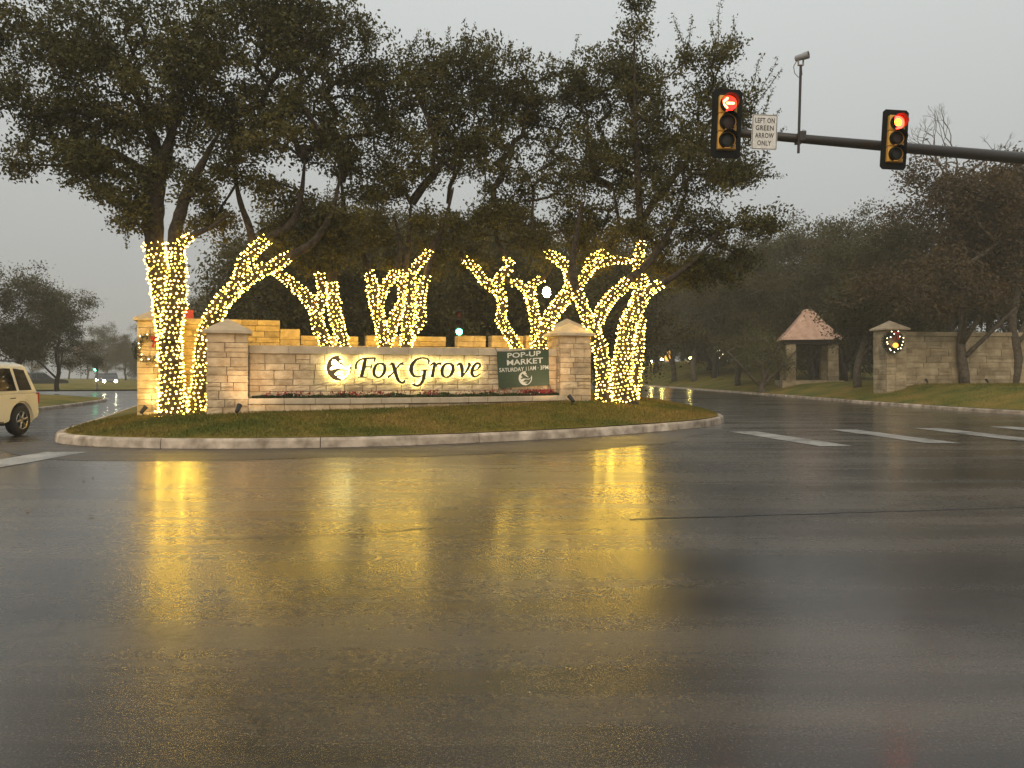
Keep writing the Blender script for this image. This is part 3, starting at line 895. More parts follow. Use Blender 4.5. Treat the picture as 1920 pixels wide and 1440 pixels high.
link('white_blossoms', np_mesh('white_blossoms', leafquads(np.repeat(wp, 3, 0) + rs2.randn(42, 3) * 0.01, 0.03, rs2, 0.8, 0.8) - np.array(bed.location), 4, M['petal_w']), bed)

# ------------------------------------------------------------------ stepped wall behind the sign
BA = Vector(((302 - 960) / FPX * 22.6, 22.6)); BB = Vector(((1063 - 960) / FPX * 26.8, 26.8))
B_ANG = math.atan2((BB - BA).y, (BB - BA).x); B_LEN = (BB - BA).length
bw = empty('stepped_wall', (BA.x, BA.y, 0), B_ANG)
tag(bw, 'tall stepped golden limestone wall with notched top running behind the sign wall', 'stone wall')
bu = Vector((math.cos(B_ANG), math.sin(B_ANG))); bnrm = Vector((math.sin(B_ANG), -math.cos(B_ANG)))
def bw_uz(px, py, yloc=-0.2):
    r = Vector(((px - 960) / FPX, 1.0)); p0 = BA - bnrm * yloc; t = p0.dot(bnrm) / r.dot(bnrm); hit = r * t
    return (hit - BA).dot(bu), CAMH - (py - HOR) / FPX * t
rs = random.Random(23)
pillar(bw, 0, 0, 1.15, 0.20, 3.06, 'stone2', rs, cap_rise=0.36, over=0.09)
pillar(bw, B_LEN, 0, 1.1, 0.40, 3.0, 'stone2', rs, cap_rise=0.40, over=0.10)
def seg_wall(u0, u1, z0, z1, yf=-0.2, key='stone2', cap_h=0.0, cap_gap=False, hr=(0.14, 0.28)):
    m = MB(); m.box(u0 + 0.02, u1 - 0.02, yf + 0.03, yf + 0.42, z0, z1 - 0.01); m.build('mortar_core', M['mortar'], bw)
    lay(bw, ashlar(u1 - u0, z1 - z0, rs, hr, (0.3, 0.75), u0, z0), key, rs, 'front', y=yf, depth=0.12)
e0 = 0.58
u1, z_hi = bw_uz(525, 601); u2, z_mid = bw_uz(563, 617); _, z_lo = bw_uz(600, 645)
seg_wall(e0, u1, 0.2, z_hi - 0.17); seg_wall(u1, u2, 0.3, z_mid - 0.0); seg_wall(u2, B_LEN - 0.56, 0.35, 2.42)
x = e0
while x < u1 - 0.02:
    w = min(rs.uniform(0.45, 0.8), u1 - x)
    if u1 - x - w < 0.25: w = u1 - x
    m = MB(); m.box(x + .004, x + w - .004, -0.225, 0.22, z_hi - 0.165, z_hi); m.build('coping_stone', M['stone2'], bw, bevel=0.012); x += w
for (pa, pb) in ((564, 672), (687, 836), (858, 911), (922, 981), (986, 1040)):
    ua, zt = bw_uz(pa, 629); ub, zt2 = bw_uz(pb, 629); ub = min(ub, B_LEN - 0.6)
    mid = 2.42 + (zt - 2.42) * 0.5
    q = ua
    m = MB(); m.box(ua + .02, ub - .02, -0.17, 0.2, 2.41, zt - 0.01); m.build('mortar_core', M['mortar'], bw)
    while q < ub - 0.01:
        w = min(rs.uniform(0.5, 1.1), ub - q)
        if ub - q - w < 0.3: w = ub - q
        for (za, zb) in ((2.425, mid), (mid, zt)):
            m = MB(); m.box(q + .004, q + w - .004, -0.2 - rs.uniform(0, .015), 0.21, za + .004, zb - .004); m.build('merlon_stone', M['stone2'], bw, bevel=0.01)
        q += w

# ------------------------------------------------------------------ wreaths
def wreath(loc, rad, rz, label, bow_at, nb, seed, glow_bow=False):
    w = empty('wreath', loc, rz); tag(w, label, 'wreath', 'lit wreaths on the stone walls')
    r = np.random.RandomState(seed); n = 2600
    a = r.rand(n) * 6.283; t = r.rand(n) * 6.283; q = rad * 0.30 * np.sqrt(r.rand(n))
    c = np.stack([(rad * 0.76 + q * np.cos(t)) * np.cos(a), q * np.sin(t) * 0.8 - rad * 0.2, (rad * 0.76 + q * np.cos(t)) * np.sin(a)], 1)
    link('foliage', np_mesh('foliage', leafquads(c, rad * 0.16, r, 0, 0.22), 4, M['wreath']), w)
    m = MB(); m.tube([(rad * 0.76 * math.cos(i * 6.2832 / 24), -rad * 0.12, rad * 0.76 * math.sin(i * 6.2832 / 24)) for i in range(25)], rad * 0.07, 6); m.build('hoop', M['wire'], w)
    mb = MB()
    for i in range(nb):
        a0 = 6.2832 * i / nb + r.uniform(-.15, .15); q0 = rad * (0.76 + r.uniform(-.22, .22))
        octa(mb, (q0 * math.cos(a0), -rad * 0.46 + r.uniform(-.03, .03), q0 * math.sin(a0)), 0.020 if rad < 0.5 else 0.034)
    tag(mb.build('bulbs', M['bulb_w'], w), kind='stuff')
    bx, bz = rad * 0.76 * math.cos(bow_at), rad * 0.76 * math.sin(bow_at)
    mb = MB(); y = -rad * 0.5
    for s in (-1, 1):
        mb.add([(bx, y, bz), (bx + s * rad * .24, y - .04, bz + rad * .16), (bx + s * rad * .30, y, bz), (bx + s * rad * .22, y + .03, bz - rad * .13)], [(0, 1, 2, 3)])
        mb.add([(bx, y, bz), (bx + s * rad * .04, y - .01, bz), (bx + s * rad * .24, y, bz - rad * .55), (bx + s * rad * .10, y, bz - rad * .6)], [(0, 1, 2, 3)])
    mb.box(bx - rad * .07, bx + rad * .07, y - .05, y + .02, bz - rad * .06, bz + rad * .07)
    mb.build('bow', M['bow'], w)
    if glow_bow:
        m = MB(); m.lathe([(0.14 * math.sin(math.pi * i / 8) + 0.001, -0.14 * math.cos(math.pi * i / 8)) for i in range(9)], 12, (0.02, -rad * 0.5, -0.2)); m.build('ornament', M['orange_on'], w, smooth=True)
    return w
M['bulb_w'] = glow('wreath_bulb', (1.0, 0.85, 0.5), 8.0)
def octa(mb, c, r):
    x, y, z = c
    mb.add([(x+r,y,z),(x-r,y,z),(x,y+r,z),(x,y-r,z),(x,y,z+r),(x,y,z-r)], [(0,2,4),(2,1,4),(1,3,4),(3,0,4),(2,0,5),(1,2,5),(3,1,5),(0,3,5)])
wl = BA + bnrm * 0.62
wreath((wl.x - 0.28, wl.y + 0.09, P(282, 655, 22.1).z), 0.46, B_ANG, 'green wreath with red bow and white bulbs on the pillar behind the leftmost trunk', 1.1, 12, 1)

# red box on the wall top
p = P(355, 600, 23.2)
rb = empty('red_box', (p.x, 23.0, z_hi + 0.0), B_ANG)
tag(rb, 'small plain red box on top of the stepped wall beside the leftmost trunk', 'box')
m = MB(); m.box(-0.19, 0.19, -0.11, 0.11, 0.004, 0.25); m.build('body', M['red_box'], rb, bevel=0.012)
m = MB(); m.box(-0.20, 0.20, -0.12, 0.12, 0.252, 0.28); m.build('lid', M['red_box'], rb, bevel=0.006)

# ------------------------------------------------------------------ ground spotlights
def spotlight(loc, yaw, label, lit=None, power=0):
    s = empty('spotlight', loc, yaw); tag(s, label, 'spotlight', 'small garden spotlights')
    m = MB(); m.tube([(0, 0, -0.1), (0, 0, 0.14)], 0.014, 8); m.build('stake', M['black'], s)
    d = Vector((0, 0.72, 0.70)).normalized(); c = Vector((0, 0, 0.17))
    m = MB(); m.tube([c - d * 0.10, c - d * 0.07, c + d * 0.10, c + d * 0.13], [0.035, 0.05, 0.062, 0.068], 12); m.build('housing', M['black'], s)
    m = MB(); m.tube([c + d * 0.131, c + d * 0.134], [0.055, 0.055], 12); m.build('lens', M['spark'] if lit else M['glass'], s)
    if power:
        L = bpy.data.lights.new('spot', 'SPOT'); L.energy = power; L.spot_size = R(125); L.spot_blend = 0.9; L.color = (1.0, 0.68, 0.34); L.shadow_soft_size = 0.05
        lo = bpy.data.objects.new('lamp', L); col.objects.link(lo); lo.parent = s; lo.location = c + d * 0.15
        lo.rotation_euler = d.to_track_quat('-Z', 'Y').to_euler()
    return s
q = P(446, 770, 18.6); spotlight((q.x, q.y, zi(q.x, q.y)), S_ANG - R(25), 'small black spotlight on the grass before the sign wall pillar beside the lit trunks', True, 75)
q = P(1072, 752, 21.6); spotlight((q.x, q.y, zi(q.x, q.y)), S_ANG + R(35), 'small black spotlight in front of the sign wall pillar next to the green banner', True, 75)
q = P(268, 772, 21.4); spotlight((q.x, q.y, zi(q.x, q.y)), R(-20), 'small black spotlight at the foot of the pillar with the wreath, behind the leftmost trunk', True, 50)

# ------------------------------------------------------------------ trees
def grow(tips, clumps, rs, step=0.40):
    """attach every clump centre to the nearest branch node; returns nodes, parents, loads"""
    nodes = [np.array(t, float) for t in tips]; par = [-1] * len(nodes)
    arr = np.array(nodes); root_d = np.min(np.linalg.norm(clumps[:, None] - arr[None], axis=2), axis=1)
    order = np.argsort(root_d); buf = np.zeros((len(clumps) * 14 + len(nodes) + 10, 3)); buf[:len(nodes)] = arr; nn = len(nodes)
    hops = np.zeros(len(buf)); load = np.zeros(len(buf)); parent = np.full(len(buf), -1)
    ends = []
    for ci in order:
        c = clumps[ci]; dv = buf[:nn] - c
        cost = np.sqrt((dv ** 2).sum(1)) + 0.02 * hops[:nn] + 0.25 * np.maximum(dv[:, 2], 0)
        j = int(np.argmin(cost)); a = buf[j].copy(); L = np.linalg.norm(c - a); k = min(12, max(1, int(L / step)))
        sag = rs.randn(3) * 0.10 * L; sag[2] = abs(sag[2]) * 0.8
        for s in range(1, k + 1):
            t = s / k; q = a + (c - a) * t + sag * math.sin(math.pi * t) + (rs.randn(3) * 0.04 if s < k else 0)
            buf[nn] = q; parent[nn] = j; hops[nn] = hops[j] + 1; j = nn; nn += 1
        ends.append(j)
    for j in ends:
        while j >= 0: load[j] += 1; j = parent[j]
    return buf[:nn], parent[:nn], load[:nn]

def branch_mesh(mb, nodes, parent, load, r0=0.007, ex=0.52, rmax=0.16, seg=5):
    for i in range(len(nodes)):
        j = parent[i]
        if j < 0: continue
        ra = min(rmax, r0 * max(load[j], 1) ** ex) if parent[j] >= 0 else min(rmax, r0 * max(load[i], 1) ** ex * 1.2)
        rb = min(rmax, r0 * max(load[i], 1) ** ex)
        mb.tube([nodes[j], nodes[i]], [min(ra, rb * 1.6), rb], seg if rb > 0.02 else 3, cap=False)

def lobes(centre, rad, n_l, per, rs, spread=0.33, squash=0.85):
    out = []
    for _ in range(n_l):
        v = rs.randn(3); v /= np.linalg.norm(v); r = rad * rs.uniform(0.35, 0.95) ** 0.6
        c = np.array(centre) + v * np.array([1, 1, squash]) * r * 0.85
        out.append(c + rs.randn(per, 3) * rad * spread * np.array([1, 1, 0.75]) * 0.8)
    return np.concatenate(out)

LIT = []
def lit_oak(label, lights_label, limbs, blobs, tips_extra, seed, shoots=(), leaf_per_m2=660):
    rs = np.random.RandomState(seed)
    b = limbs[0][0][0]; p0 = P(b[0], b[1], b[2]); root = empty('oak_tree', (p0.x, p0.y, zi(p0.x, p0.y) if True else p0.z))
    tag(root, label, 'tree', 'oak trees wrapped in lights around the sign')
    trunk = MB(); tips = []; strings = []
    for pts, lit in limbs:
        w = [P(x, y, d) for (x, y, d, _) in pts]; r = [ww * d / FPX * 0.5 for (_, _, d, ww) in pts]; r[-1] *= 0.35; r[-2] *= 0.8
        c = catmull([(q.x, q.y, q.z) for q in w], 6); rr = np.interp(np.linspace(0, len(pts) - 1, len(c)), range(len(pts)), r)
        c = c + np.cumsum(rs.randn(*c.shape), 0) * 0.004
        rr = rr * (1 + 0.05 * np.sin(np.arange(len(c)) * 1.7 + seed))
        trunk.tube([Vector(q) for q in c], list(rr), 12)
        for q in c[int(len(c) * 0.75):]: tips.append(q)
        if lit: strings.append((c[:lit * 6 + 1], rr[:lit * 6 + 1]))
    cl = []
    for (x, y, r, d) in blobs:
        rm = r * d / FPX; c = P(x, y, d)
        area = math.pi * rm * rm; nl = max(3, int(area * 1.5)); per = max(3, int(area * leaf_per_m2 / 46 / nl))
        q = lobes(c, rm, nl, per, rs); cl.append(q)
    cl = np.concatenate(cl)
    nodes, parent, load = grow(np.array([tuple(t) for t in tips]), cl, rs)
    branch_mesh(trunk, nodes, parent, load)
    # leaves round the clumps and the outer twigs
    n = 58; c = np.repeat(cl, n, 0) + rs.randn(len(cl) * n, 3) * np.array([0.17, 0.17, 0.12])
    lv = [leafquads(c, 0.112, rs, 0.15, 0.5)]
    for (x0, y0, x1, y1, d) in shoots:
        a, e_ = P(x0, y0, d), P(x1, y1, d); k = 12; a = Vector(nodes[int(np.argmin(((nodes - np.array(a)) ** 2).sum(1)))]); wob = rs.randn(3) * 0.04
        pts = [a.lerp(e_, i / k) + Vector(wob * math.sin(i * 0.5)) for i in range(k + 1)]
        trunk.tube(pts, list(np.linspace(0.014, 0.005, k + 1)), 4)
        cc = np.array([tuple(pts[i]) for i in range(3, k + 1) for _ in range(7)]); lv.append(leafquads(cc + rs.randn(*cc.shape) * 0.045, 0.085, rs, 0.5, 0.42))
    trunk.build('trunk', M['bark'], root, smooth=True, world=True)
    link('crown', np_mesh('crown', np.concatenate(lv) - np.array(root.location), 4, M['leaf']), root)
    # lights wound round trunk and limbs
    sl = empty('string_lights', root.location); tag(sl, lights_label, 'string lights', 'warm string lights wound round the oaks')
    wires = MB(); bulbs = MB()
    for c, rr in strings:
        seglen = np.linalg.norm(np.diff(c, axis=0), axis=1); s = np.concatenate([[0], np.cumsum(seglen)]); tot = s[-1]
        ang = rs.rand() * 6.28; t = 0.0; path = []; pitch = 0.115; acc = 0.0
        while t < tot:
            q = np.array([np.interp(t, s, c[:, k]) for k in range(3)]); q2 = np.array([np.interp(min(tot, t + 0.05), s, c[:, k]) for k in range(3)])
            r = float(np.interp(t, s, rr)) + 0.012; tv = q2 - q; tv = tv / max(1e-6, np.linalg.norm(tv)) if np.linalg.norm(tv) > 1e-6 else np.array([0, 0, 1.0])
            a = np.cross(tv, [0, 1, 0.01]); a /= max(1e-6, np.linalg.norm(a)); bb = np.cross(tv, a)
            o = q + (a * math.cos(ang) + bb * math.sin(ang)) * r
            if q[2] > root.location.z - 0.06:
                path.append(tuple(o))
                out = (a * math.cos(ang) + bb * math.sin(ang))
                octa(bulbs, o + out * rs.uniform(0.010, 0.03) + rs.randn(3) * 0.016, 0.0205 * rs.uniform(0.65, 1.4))
            ds = 0.125 * rs.uniform(0.7, 1.3); dth = ds / max(r, 0.04); ang += dth; t += pitch * dth / 6.2832 * rs.uniform(0.6, 1.4)
        if len(path) > 2: wires.tube(path, 0.004, 3, cap=False)
    wires.build('wire', M['wire'], sl, world=True)
    tag(bulbs.build('bulbs', M['bulb'], sl, world=True), kind='stuff')
    return root

def L(d, pts): return [(x, y, d, w) for x, y, w in pts]
lit_oak('large dark oak with the thickest lit trunk, beside the wreath pillar',
        'warm string lights densely wrapped round the thick leftmost trunk',
  [(L(20.6, [(323,792,60),(322,768,49),(319,715,40),(315,655,39),(310,600,42),(303,550,40),(293,500,35),(287,455,33),(284,400,40),(291,340,36),(312,285,28),(330,220,20)]), 7),
   (L(20.45, [(318,640,32),(324,590,36),(330,545,34),(333,500,30),(327,455,24),(338,405,22),(352,360,20),(380,308,17),(410,250,12)]), 4),
   (L(20.3, [(331,490,22),(340,458,17),(364,441,13),(400,425,10),(440,395,8)]), 2),
   (L(20.8, [(290,350,24),(262,320,20),(215,290,16),(150,265,12),(90,270,8)]), 0),
   (L(20.9, [(300,300,24),(280,240,18),(250,170,14),(200,110,10)]), 0)],
  [(110,60,110,20.5),(45,190,80,20),(185,160,115,20.5),(50,300,42,20),(300,40,125,21),(330,190,105,20.5),(210,315,75,20.3),(240,390,48,20.3),(300,290,50,20.2),(350,360,36,20.6),(190,335,52,20.4),(150,300,48,20.2),(235,365,52,20.4),(250,420,34,20.3),(390,325,44,20.8),(405,385,40,20.9),(120,235,75,21),(25,90,60,21),(400,80,105,20),(270,240,80,21)],
  (), 101, [(0,150,-12,60,20.5),(30,130,15,55,20.5),(230,60,240,-20,20.4),(200,430,235,462,20.4),(160,360,120,348,20.3)])
lit_oak('dark oak with a lit trunk leaning over the sign wall pillar towards the middle',
        'warm string lights wound along the curved trunk leaning over the sign wall pillar',
  [(L(21.2, [(368,792,38),(369,768,31),(375,722,28),(378,670,25),(385,626,25),(398,598,28),(416,567,28),(440,543,27),(464,524,24),(492,509,22),(521,496,19),(545,481,16),(590,455,15),(625,400,13),(640,330,11)]), 11),
   (L(21.1, [(436,548,22),(448,522,22),(457,491,20),(478,467,18),(506,446,15),(545,420,14),(562,370,13),(570,300,11)]), 4),
   (L(21.3, [(480,478,16),(470,430,14),(450,370,12),(440,300,10)]), 0)],
  [(470,150,135,21.5),(560,70,110,21.5),(430,265,85,21),(560,250,105,21),(480,345,52,21),(410,430,48,21),(575,395,50,21.5),(500,20,90,21.5),(500,425,50,21.4),(640,400,50,21.5)],
  (), 102, [(600,60,612,5,21.5),(640,80,655,40,21.5),(680,110,692,35,21.5),(660,90,668,48,21.5),(570,30,575,-10,21.4)])
lit_oak('slim twin trunk lit oak behind the sign wall, above the fox emblem',
        'warm string lights on the forked slim trunks above the fox emblem',
  [(L(22.4, [(628,790,24),(618,690,22),(612,645,20),(597,608,20),(593,580,22),(569,551,17),(542,527,15),(514,507,13),(480,470,11),(470,420,9)]), 7),
   (L(22.4, [(593,585,20),(603,562,16),(604,532,14),(599,512,12),(590,470,11),(600,400,10)]), 3),
   (L(22.6, [(640,790,24),(646,690,22),(643,645,21),(636,612,20),(628,579,20),(625,529,19),(628,480,17),(645,420,15),(640,340,12)]), 5)],
  [(650,130,95,22.5),(640,260,90,22.5),(620,425,52,22),(545,465,42,22),(695,195,75,23),(670,350,45,22.5),(590,480,40,22.3),(660,470,45,22.6)],
  (), 103, [(700,120,712,70,22.5),(735,140,752,95,22.5)])
lit_oak('many stemmed lit oak behind the sign wall, above the lettering',
        'warm string lights on the many stems rising above the middle of the lettering',
  [(L(23.2, [(735,790,26),(724,690,24),(719,645,20),(714,607,18),(705,573,19),(699,532,17),(691,508,14),(680,470,12),(680,420,10)]), 6),
   (L(23.2, [(711,575,14),(714,559,14),(725,532,14),(742,504,12),(750,460,11),(740,400,9)]), 3),
   (L(23.3, [(724,660,16),(728,634,16),(739,595,17),(755,565,15),(755,532,14),(758,505,13),(765,460,12),(770,380,11)]), 5),
   (L(23.1, [(758,760,22),(761,690,20),(761,645,19),(764,595,19),(769,551,18),(767,523,16),(775,503,13),(790,485,12),(805,466,11),(830,420,10),(850,350,9)]), 8),
   (L(23.2, [(762,650,16),(770,629,16),(789,596,16),(787,559,15),(800,514,14),(812,470,12),(830,430,10)]), 4)],
  [(760,170,90,23),(760,285,85,23),(860,140,80,23.3),(850,255,85,23.5),(705,430,50,23),(800,435,52,23.2),(720,350,40,23),(735,475,42,23.2),(830,480,48,23.4)],
  (), 104, [(780,110,786,55,23),(820,110,800,60,23.2),(870,90,868,38,23.2),(855,90,842,55,23.2),(880,95,888,50,23.2),(890,120,884,72,23.2)])
lit_oak('slender lit oak bending to the banner side, behind the sign wall',
        'warm string lights on the slender bent trunk just before the street lamp',
  [(L(24.0, [(985,790,22),(978,690,20),(966,646,17),(950,620,16),(940,594,15),(943,569,15),(935,543,15),(912,528,13),(891,502,12),(868,480,10),(850,440,9),(840,380,8)]), 9),
   (L(24.0, [(935,545,14),(936,517,12),(957,504,12),(949,482,10),(930,440,9),(940,370,8)]), 3)],
  [(940,170,90,24),(920,285,85,24),(895,415,65,24),(1000,200,80,24.5),(950,380,50,24),(900,470,45,24.2),(985,465,42,24.2)],
  (), 105, [(920,100,912,62,24),(945,110,958,78,24),(980,120,998,90,24)])
lit_oak('spreading lit oak behind the end pillar of the sign wall',
        'warm string lights on the crossing limbs rising behind the end pillar by the banner',
  [(L(24.4, [(1010,790,28),(1010,690,24),(1007,643,20),(1004,610,16),(1000,584,15),(995,553,15),(999,533,13),(1018,521,11),(1035,500,8)]), 7),
   (L(24.4, [(995,565,14),(990,549,12),(973,533,11),(955,530,9),(930,515,7)]), 3),
   (L(24.3, [(1012,680,24),(1017,636,24),(1030,600,24),(1053,569,23),(1071,543,24),(1064,507,18),(1046,489,15),(1022,473,12),(1000,440,11),(1000,370,9)]), 7),
   (L(24.3, [(1068,548,20),(1080,535,18),(1097,518,16),(1112,497,14),(1148,488,11),(1180,488,9),(1210,470,8)]), 5),
   (L(24.3, [(1103,508,13),(1110,486,12),(1134,471,10),(1160,430,9),(1150,350,9)]), 2)],
  [(1050,190,80,24.5),(1060,300,90,24.5),(1000,400,60,24.5),(1110,400,72,24.5),(1130,145,70,24.5),(1060,440,50,24.5),(1120,470,45,24.6)],
  (), 106, [(1080,110,1084,66,24.4),(1040,130,1032,98,24.4),(1110,110,1120,80,24.4)])
lit_oak('large lit oak with two trunks on the island tip beside the exit road',
        'warm string lights wrapped round the twin trunks at the island tip beyond the end pillar',
  [(L(23.1, [(1136,775,34),(1134,750,26),(1131,712,22),(1128,661,22),(1117,630,22),(1107,607,20),(1092,574,18),(1081,545,17),(1072,500,14),(1080,440,12),(1090,380,10)]), 7),
   (L(23.1, [(1113,622,20),(1125,589,20),(1148,558,20),(1180,528,17),(1220,490,15),(1260,430,13),(1290,360,11)]), 3),
   (L(23.2, [(1174,775,54),(1173,752,46),(1167,712,38),(1171,661,32),(1178,612,30),(1196,571,26),(1202,538,24),(1197,502,18),(1197,476,15),(1202,453,12),(1200,400,14),(1195,300,12),(1190,180,9),(1190,60,6)]), 9),
   (L(23.25, [(1182,745,26),(1188,712,24),(1199,650,20),(1206,592,20)]), 3),
   (L(23.1, [(1203,560,18),(1225,539,16),(1244,530,13),(1290,500,11),(1340,450,9)]), 2),
   (L(23.3, [(1200,420,14),(1240,360,13),(1290,300,11),(1330,230,8)]), 0)],
  [(1205,130,75,23.3),(1188,62,32,23.3),(1255,215,100,23.3),(1318,135,62,23),(1365,215,66,23),(1300,330,110,23.3),(1392,345,56,23),(1390,430,62,23.3),(1250,420,80,23.6),(1180,300,85,24),(1320,480,70,24),(1196,12,22,23.3),(1160,430,55,23.6),(1265,500,50,23.6),(1380,500,45,24)],
  (), 107, [(1290,90,1298,30,23),(1330,90,1352,2,23),(1340,100,1335,40,23),(1355,110,1375,30,23),(1372,120,1378,60,23),(1240,90,1262,30,23.2),(1405,190,1430,100,23),(1415,200,1455,112,23),(1425,215,1466,130,23),(1430,230,1450,165,23),(1410,270,1462,205,23),
   (1430,290,1470,240,23),(1430,345,1472,330,23),(1435,440,1475,428,23),(1180,60,1178,0,23.2),(1210,60,1216,2,23.2)])

# background trees -------------------------------------------------
def bg_proto(name, H, W, mat, bark, seed, n_leaf=24000, leaf=0.19, low=0.28, lean=0.0):
    rs = np.random.RandomState(seed)
    root = empty(name); tr = MB()
    k = 9; pts = [Vector((lean * (i / k) ** 1.5 * 2 + 0.12 * math.sin(i * 1.3 + seed), 0.1 * math.cos(i * 1.1 + seed), -0.15 + H * 0.55 * i / k)) for i in range(k + 1)]
    tr.tube(pts, list(np.linspace(0.26, 0.12, k + 1)), 9)
    tips = [tuple(p) for p in pts[3:]]
    for s in range(3):
        a = rs.rand() * 6.28; st = pts[rs.randint(2, 5)]; q = [st + Vector((math.cos(a), math.sin(a), 1.1)) * (0.5 * i) for i in range(6)]
        tr.tube(q, list(np.linspace(0.13, 0.06, 6)), 6); tips += [tuple(p) for p in q[2:]]
    cl = []
    for _ in range(15):
        z = H * rs.uniform(low, 0.9); wz = W * 0.5 * math.sqrt(max(0.08, 1 - ((z / H - 0.55) / 0.52) ** 2)); a = rs.rand() * 6.28; r = wz * rs.uniform(0.15, 0.9)
        cl.append(lobes((r * math.cos(a) + lean * 1.5, r * math.sin(a), z), W * 0.2, 4, 4, rs, 0.4))
    cl = np.concatenate(cl); nodes, parent, load = grow(np.array(tips), cl, rs, 0.7)
    branch_mesh(tr, nodes, parent, load, 0.012, 0.5, 0.12, 4)
    per = n_leaf // len(cl); c = np.repeat(cl, per, 0) + rs.randn(len(cl) * per, 3) * np.array([0.42, 0.42, 0.32])
    tr.build('trunk', M[bark], root, smooth=True)
    link('crown', np_mesh('crown', leafquads(c, leaf, rs, 0.1, 0.5), 4, M[mat]), root)
    return root
PROTO = {'a': bg_proto('evergreen_tree', 11, 8.5, 'leaf_b', 'bark', 201), 'b': bg_proto('evergreen_tree', 12.5, 9.5, 'leaf_b', 'pale_bark', 202, 26000),
         'c': bg_proto('russet_tree', 12, 9.5, 'leaf_c', 'pale_bark', 203, 24000, low=0.38), 'd': bg_proto('evergreen_tree', 11, 8, 'leaf_b', 'pale_bark', 204, low=0.33, lean=0.9),
         'y': bg_proto('shrub_tree', 4.5, 5.5, 'leaf_y', 'pale_bark', 205, 7000, 0.12, 0.35), 'l': bg_proto('low_evergreen', 6.5, 7.0, 'leaf_b', 'bark', 206, 18000, 0.17, 0.10)}
used = set()
def place(k, x, y, z, s, rz, label, group, sz=None):
    o = PROTO[k] if k not in used else copy_tree(PROTO[k]); used.add(k)
    o.location = (x, y, z); o.rotation_euler = (0, 0, rz); o.scale = (s, s, sz or s); tag(o, label, 'tree', group); return o
rs = random.Random(77)
LB = 'dark evergreen tree in the mass behind the notched stone wall'; GB = 'dark trees behind the entrance walls'
for (px, d, s, k) in [(470,40,1.1,'l'),(540,44,0.95,'a'),(600,38,1.3,'l'),(660,47,1.0,'b'),(730,42,1.4,'l'),(790,52,1.0,'a'),(850,44,1.4,'l'),(905,56,1.05,'b'),(960,44,1.4,'l'),(1020,60,1.05,'a'),(1085,48,1.4,'l'),(1130,62,1.0,'b'),
                      (500,58,1.0,'a'),(620,62,1.05,'b'),(740,66,1.1,'a'),(870,66,1.1,'b'),(430,66,1.0,'l'),(790,40,1.2,'l'),(1020,42,1.2,'l'),(1140,46,1.2,'l'),(540,40,1.2,'l'),(670,40,1.2,'l')]:
    X = (px - 960) / FPX * d; place(k, X, d, zi(X, d) - 0.05, s, rs.uniform(0, 6.28), LB, GB)
LR = 'dark evergreen tree in the wood lining the far kerb of the exit road'; GR = 'trees lining the exit road'
for (px, d, s, k) in [(1385,70,1.1,'b'),(1340,86,1.2,'a'),(1300,88,1.2,'d'),(1262,96,1.3,'b'),(1230,112,1.4,'a'),(1180,120,1.5,'b'),(1320,118,1.5,'a'),(1420,96,1.4,'b'),(1460,78,1.25,'a'),(1520,72,1.25,'b'),(1240,140,1.6,'a'),(1130,150,1.7,'b'),
                      (1580,64,1.2,'a'),(1660,62,1.15,'b'),(1730,58,1.05,'a'),(1500,95,1.3,'l'),(1440,110,1.4,'l'),(1850,56,1.1,'b'),(1960,54,1.15,'a'),(1360,110,1.3,'l'),(1280,126,1.4,'l'),(1600,80,1.3,'l'),(1700,76,1.3,'l'),(1190,150,1.5,'l'),(1215,165,2.0,'l'),(1260,158,1.9,'l'),(1310,150,1.9,'l'),(1350,142,1.8,'l'),(1400,135,1.7,'l'),(1450,125,1.7,'l'),(1500,115,1.6,'l'),(1550,100,1.5,'l'),(1150,170,2.0,'l'),(1650,92,1.5,'l'),(1530,82,1.3,'l'),(1400,92,1.3,'l'),(1330,100,1.3,'l')]:
    X = (px - 960) / FPX * d; place(k, X, d, zr(X, d) - 0.05, s, rs.uniform(0, 6.28), LR, GR)
for (px, d, s, k, rz, lab) in [(1805,42.4,1.06,'c',0.4,'russet leaved tree in front of the long stone wall, nearest the wreath pillar'),(1903,43.2,1.1,'c',2.4,'russet leaved tree before the long stone wall at the edge of the picture'),
                          (1606,47.5,0.98,'d',0.5,'leaning tree between the pavilion and the wreath pillar'),(1436,64,0.95,'d',3.6,'evergreen tree close beside the pavilion on its road side'),
                          (1430,58,1.0,'y',1.0,'low yellow green tree overhanging the verge near the pavilion')]:
    X = (px - 960) / FPX * d; place(k, X, d, zr(X, d) - 0.05, s, rz, lab, GR)
LL = 'grey hazy tree far down the cross road behind the parked white car'; GL = 'hazy trees beyond the corner lawn'
for (px, d, s, k, z, lab) in [(18,58,0.80,'d',0.3,'feathery tree standing on the far side beyond the white car'),(108,62,0.72,'a',0.3,'bushy tree just beyond the white car, nearer the gap'),(-70,55,0.9,'b',0.3,'evergreen tree at the very edge behind the white car')]:
    X = (px - 960) / FPX * d; place(k, X, d, z, s, rs.uniform(0, 6.28), lab, GL)
for (px, d, s, k) in [(200,150,0.9,'b'),(235,140,0.75,'a'),(262,135,0.8,'l'),(300,128,0.9,'a'),(345,118,1.1,'b'),(385,110,1.1,'a'),(420,120,1.3,'b'),(165,175,0.8,'a'),(130,180,0.8,'b'),(330,95,0.9,'l'),(60,170,0.9,'a'),(280,170,1.0,'b')]:
    X = (px - 960) / FPX * d; place(k, X, d, 0.4, s, rs.uniform(0, 6.28), 'far hazy tree in the grey row beyond the end of the entry road', 'far hazy trees')

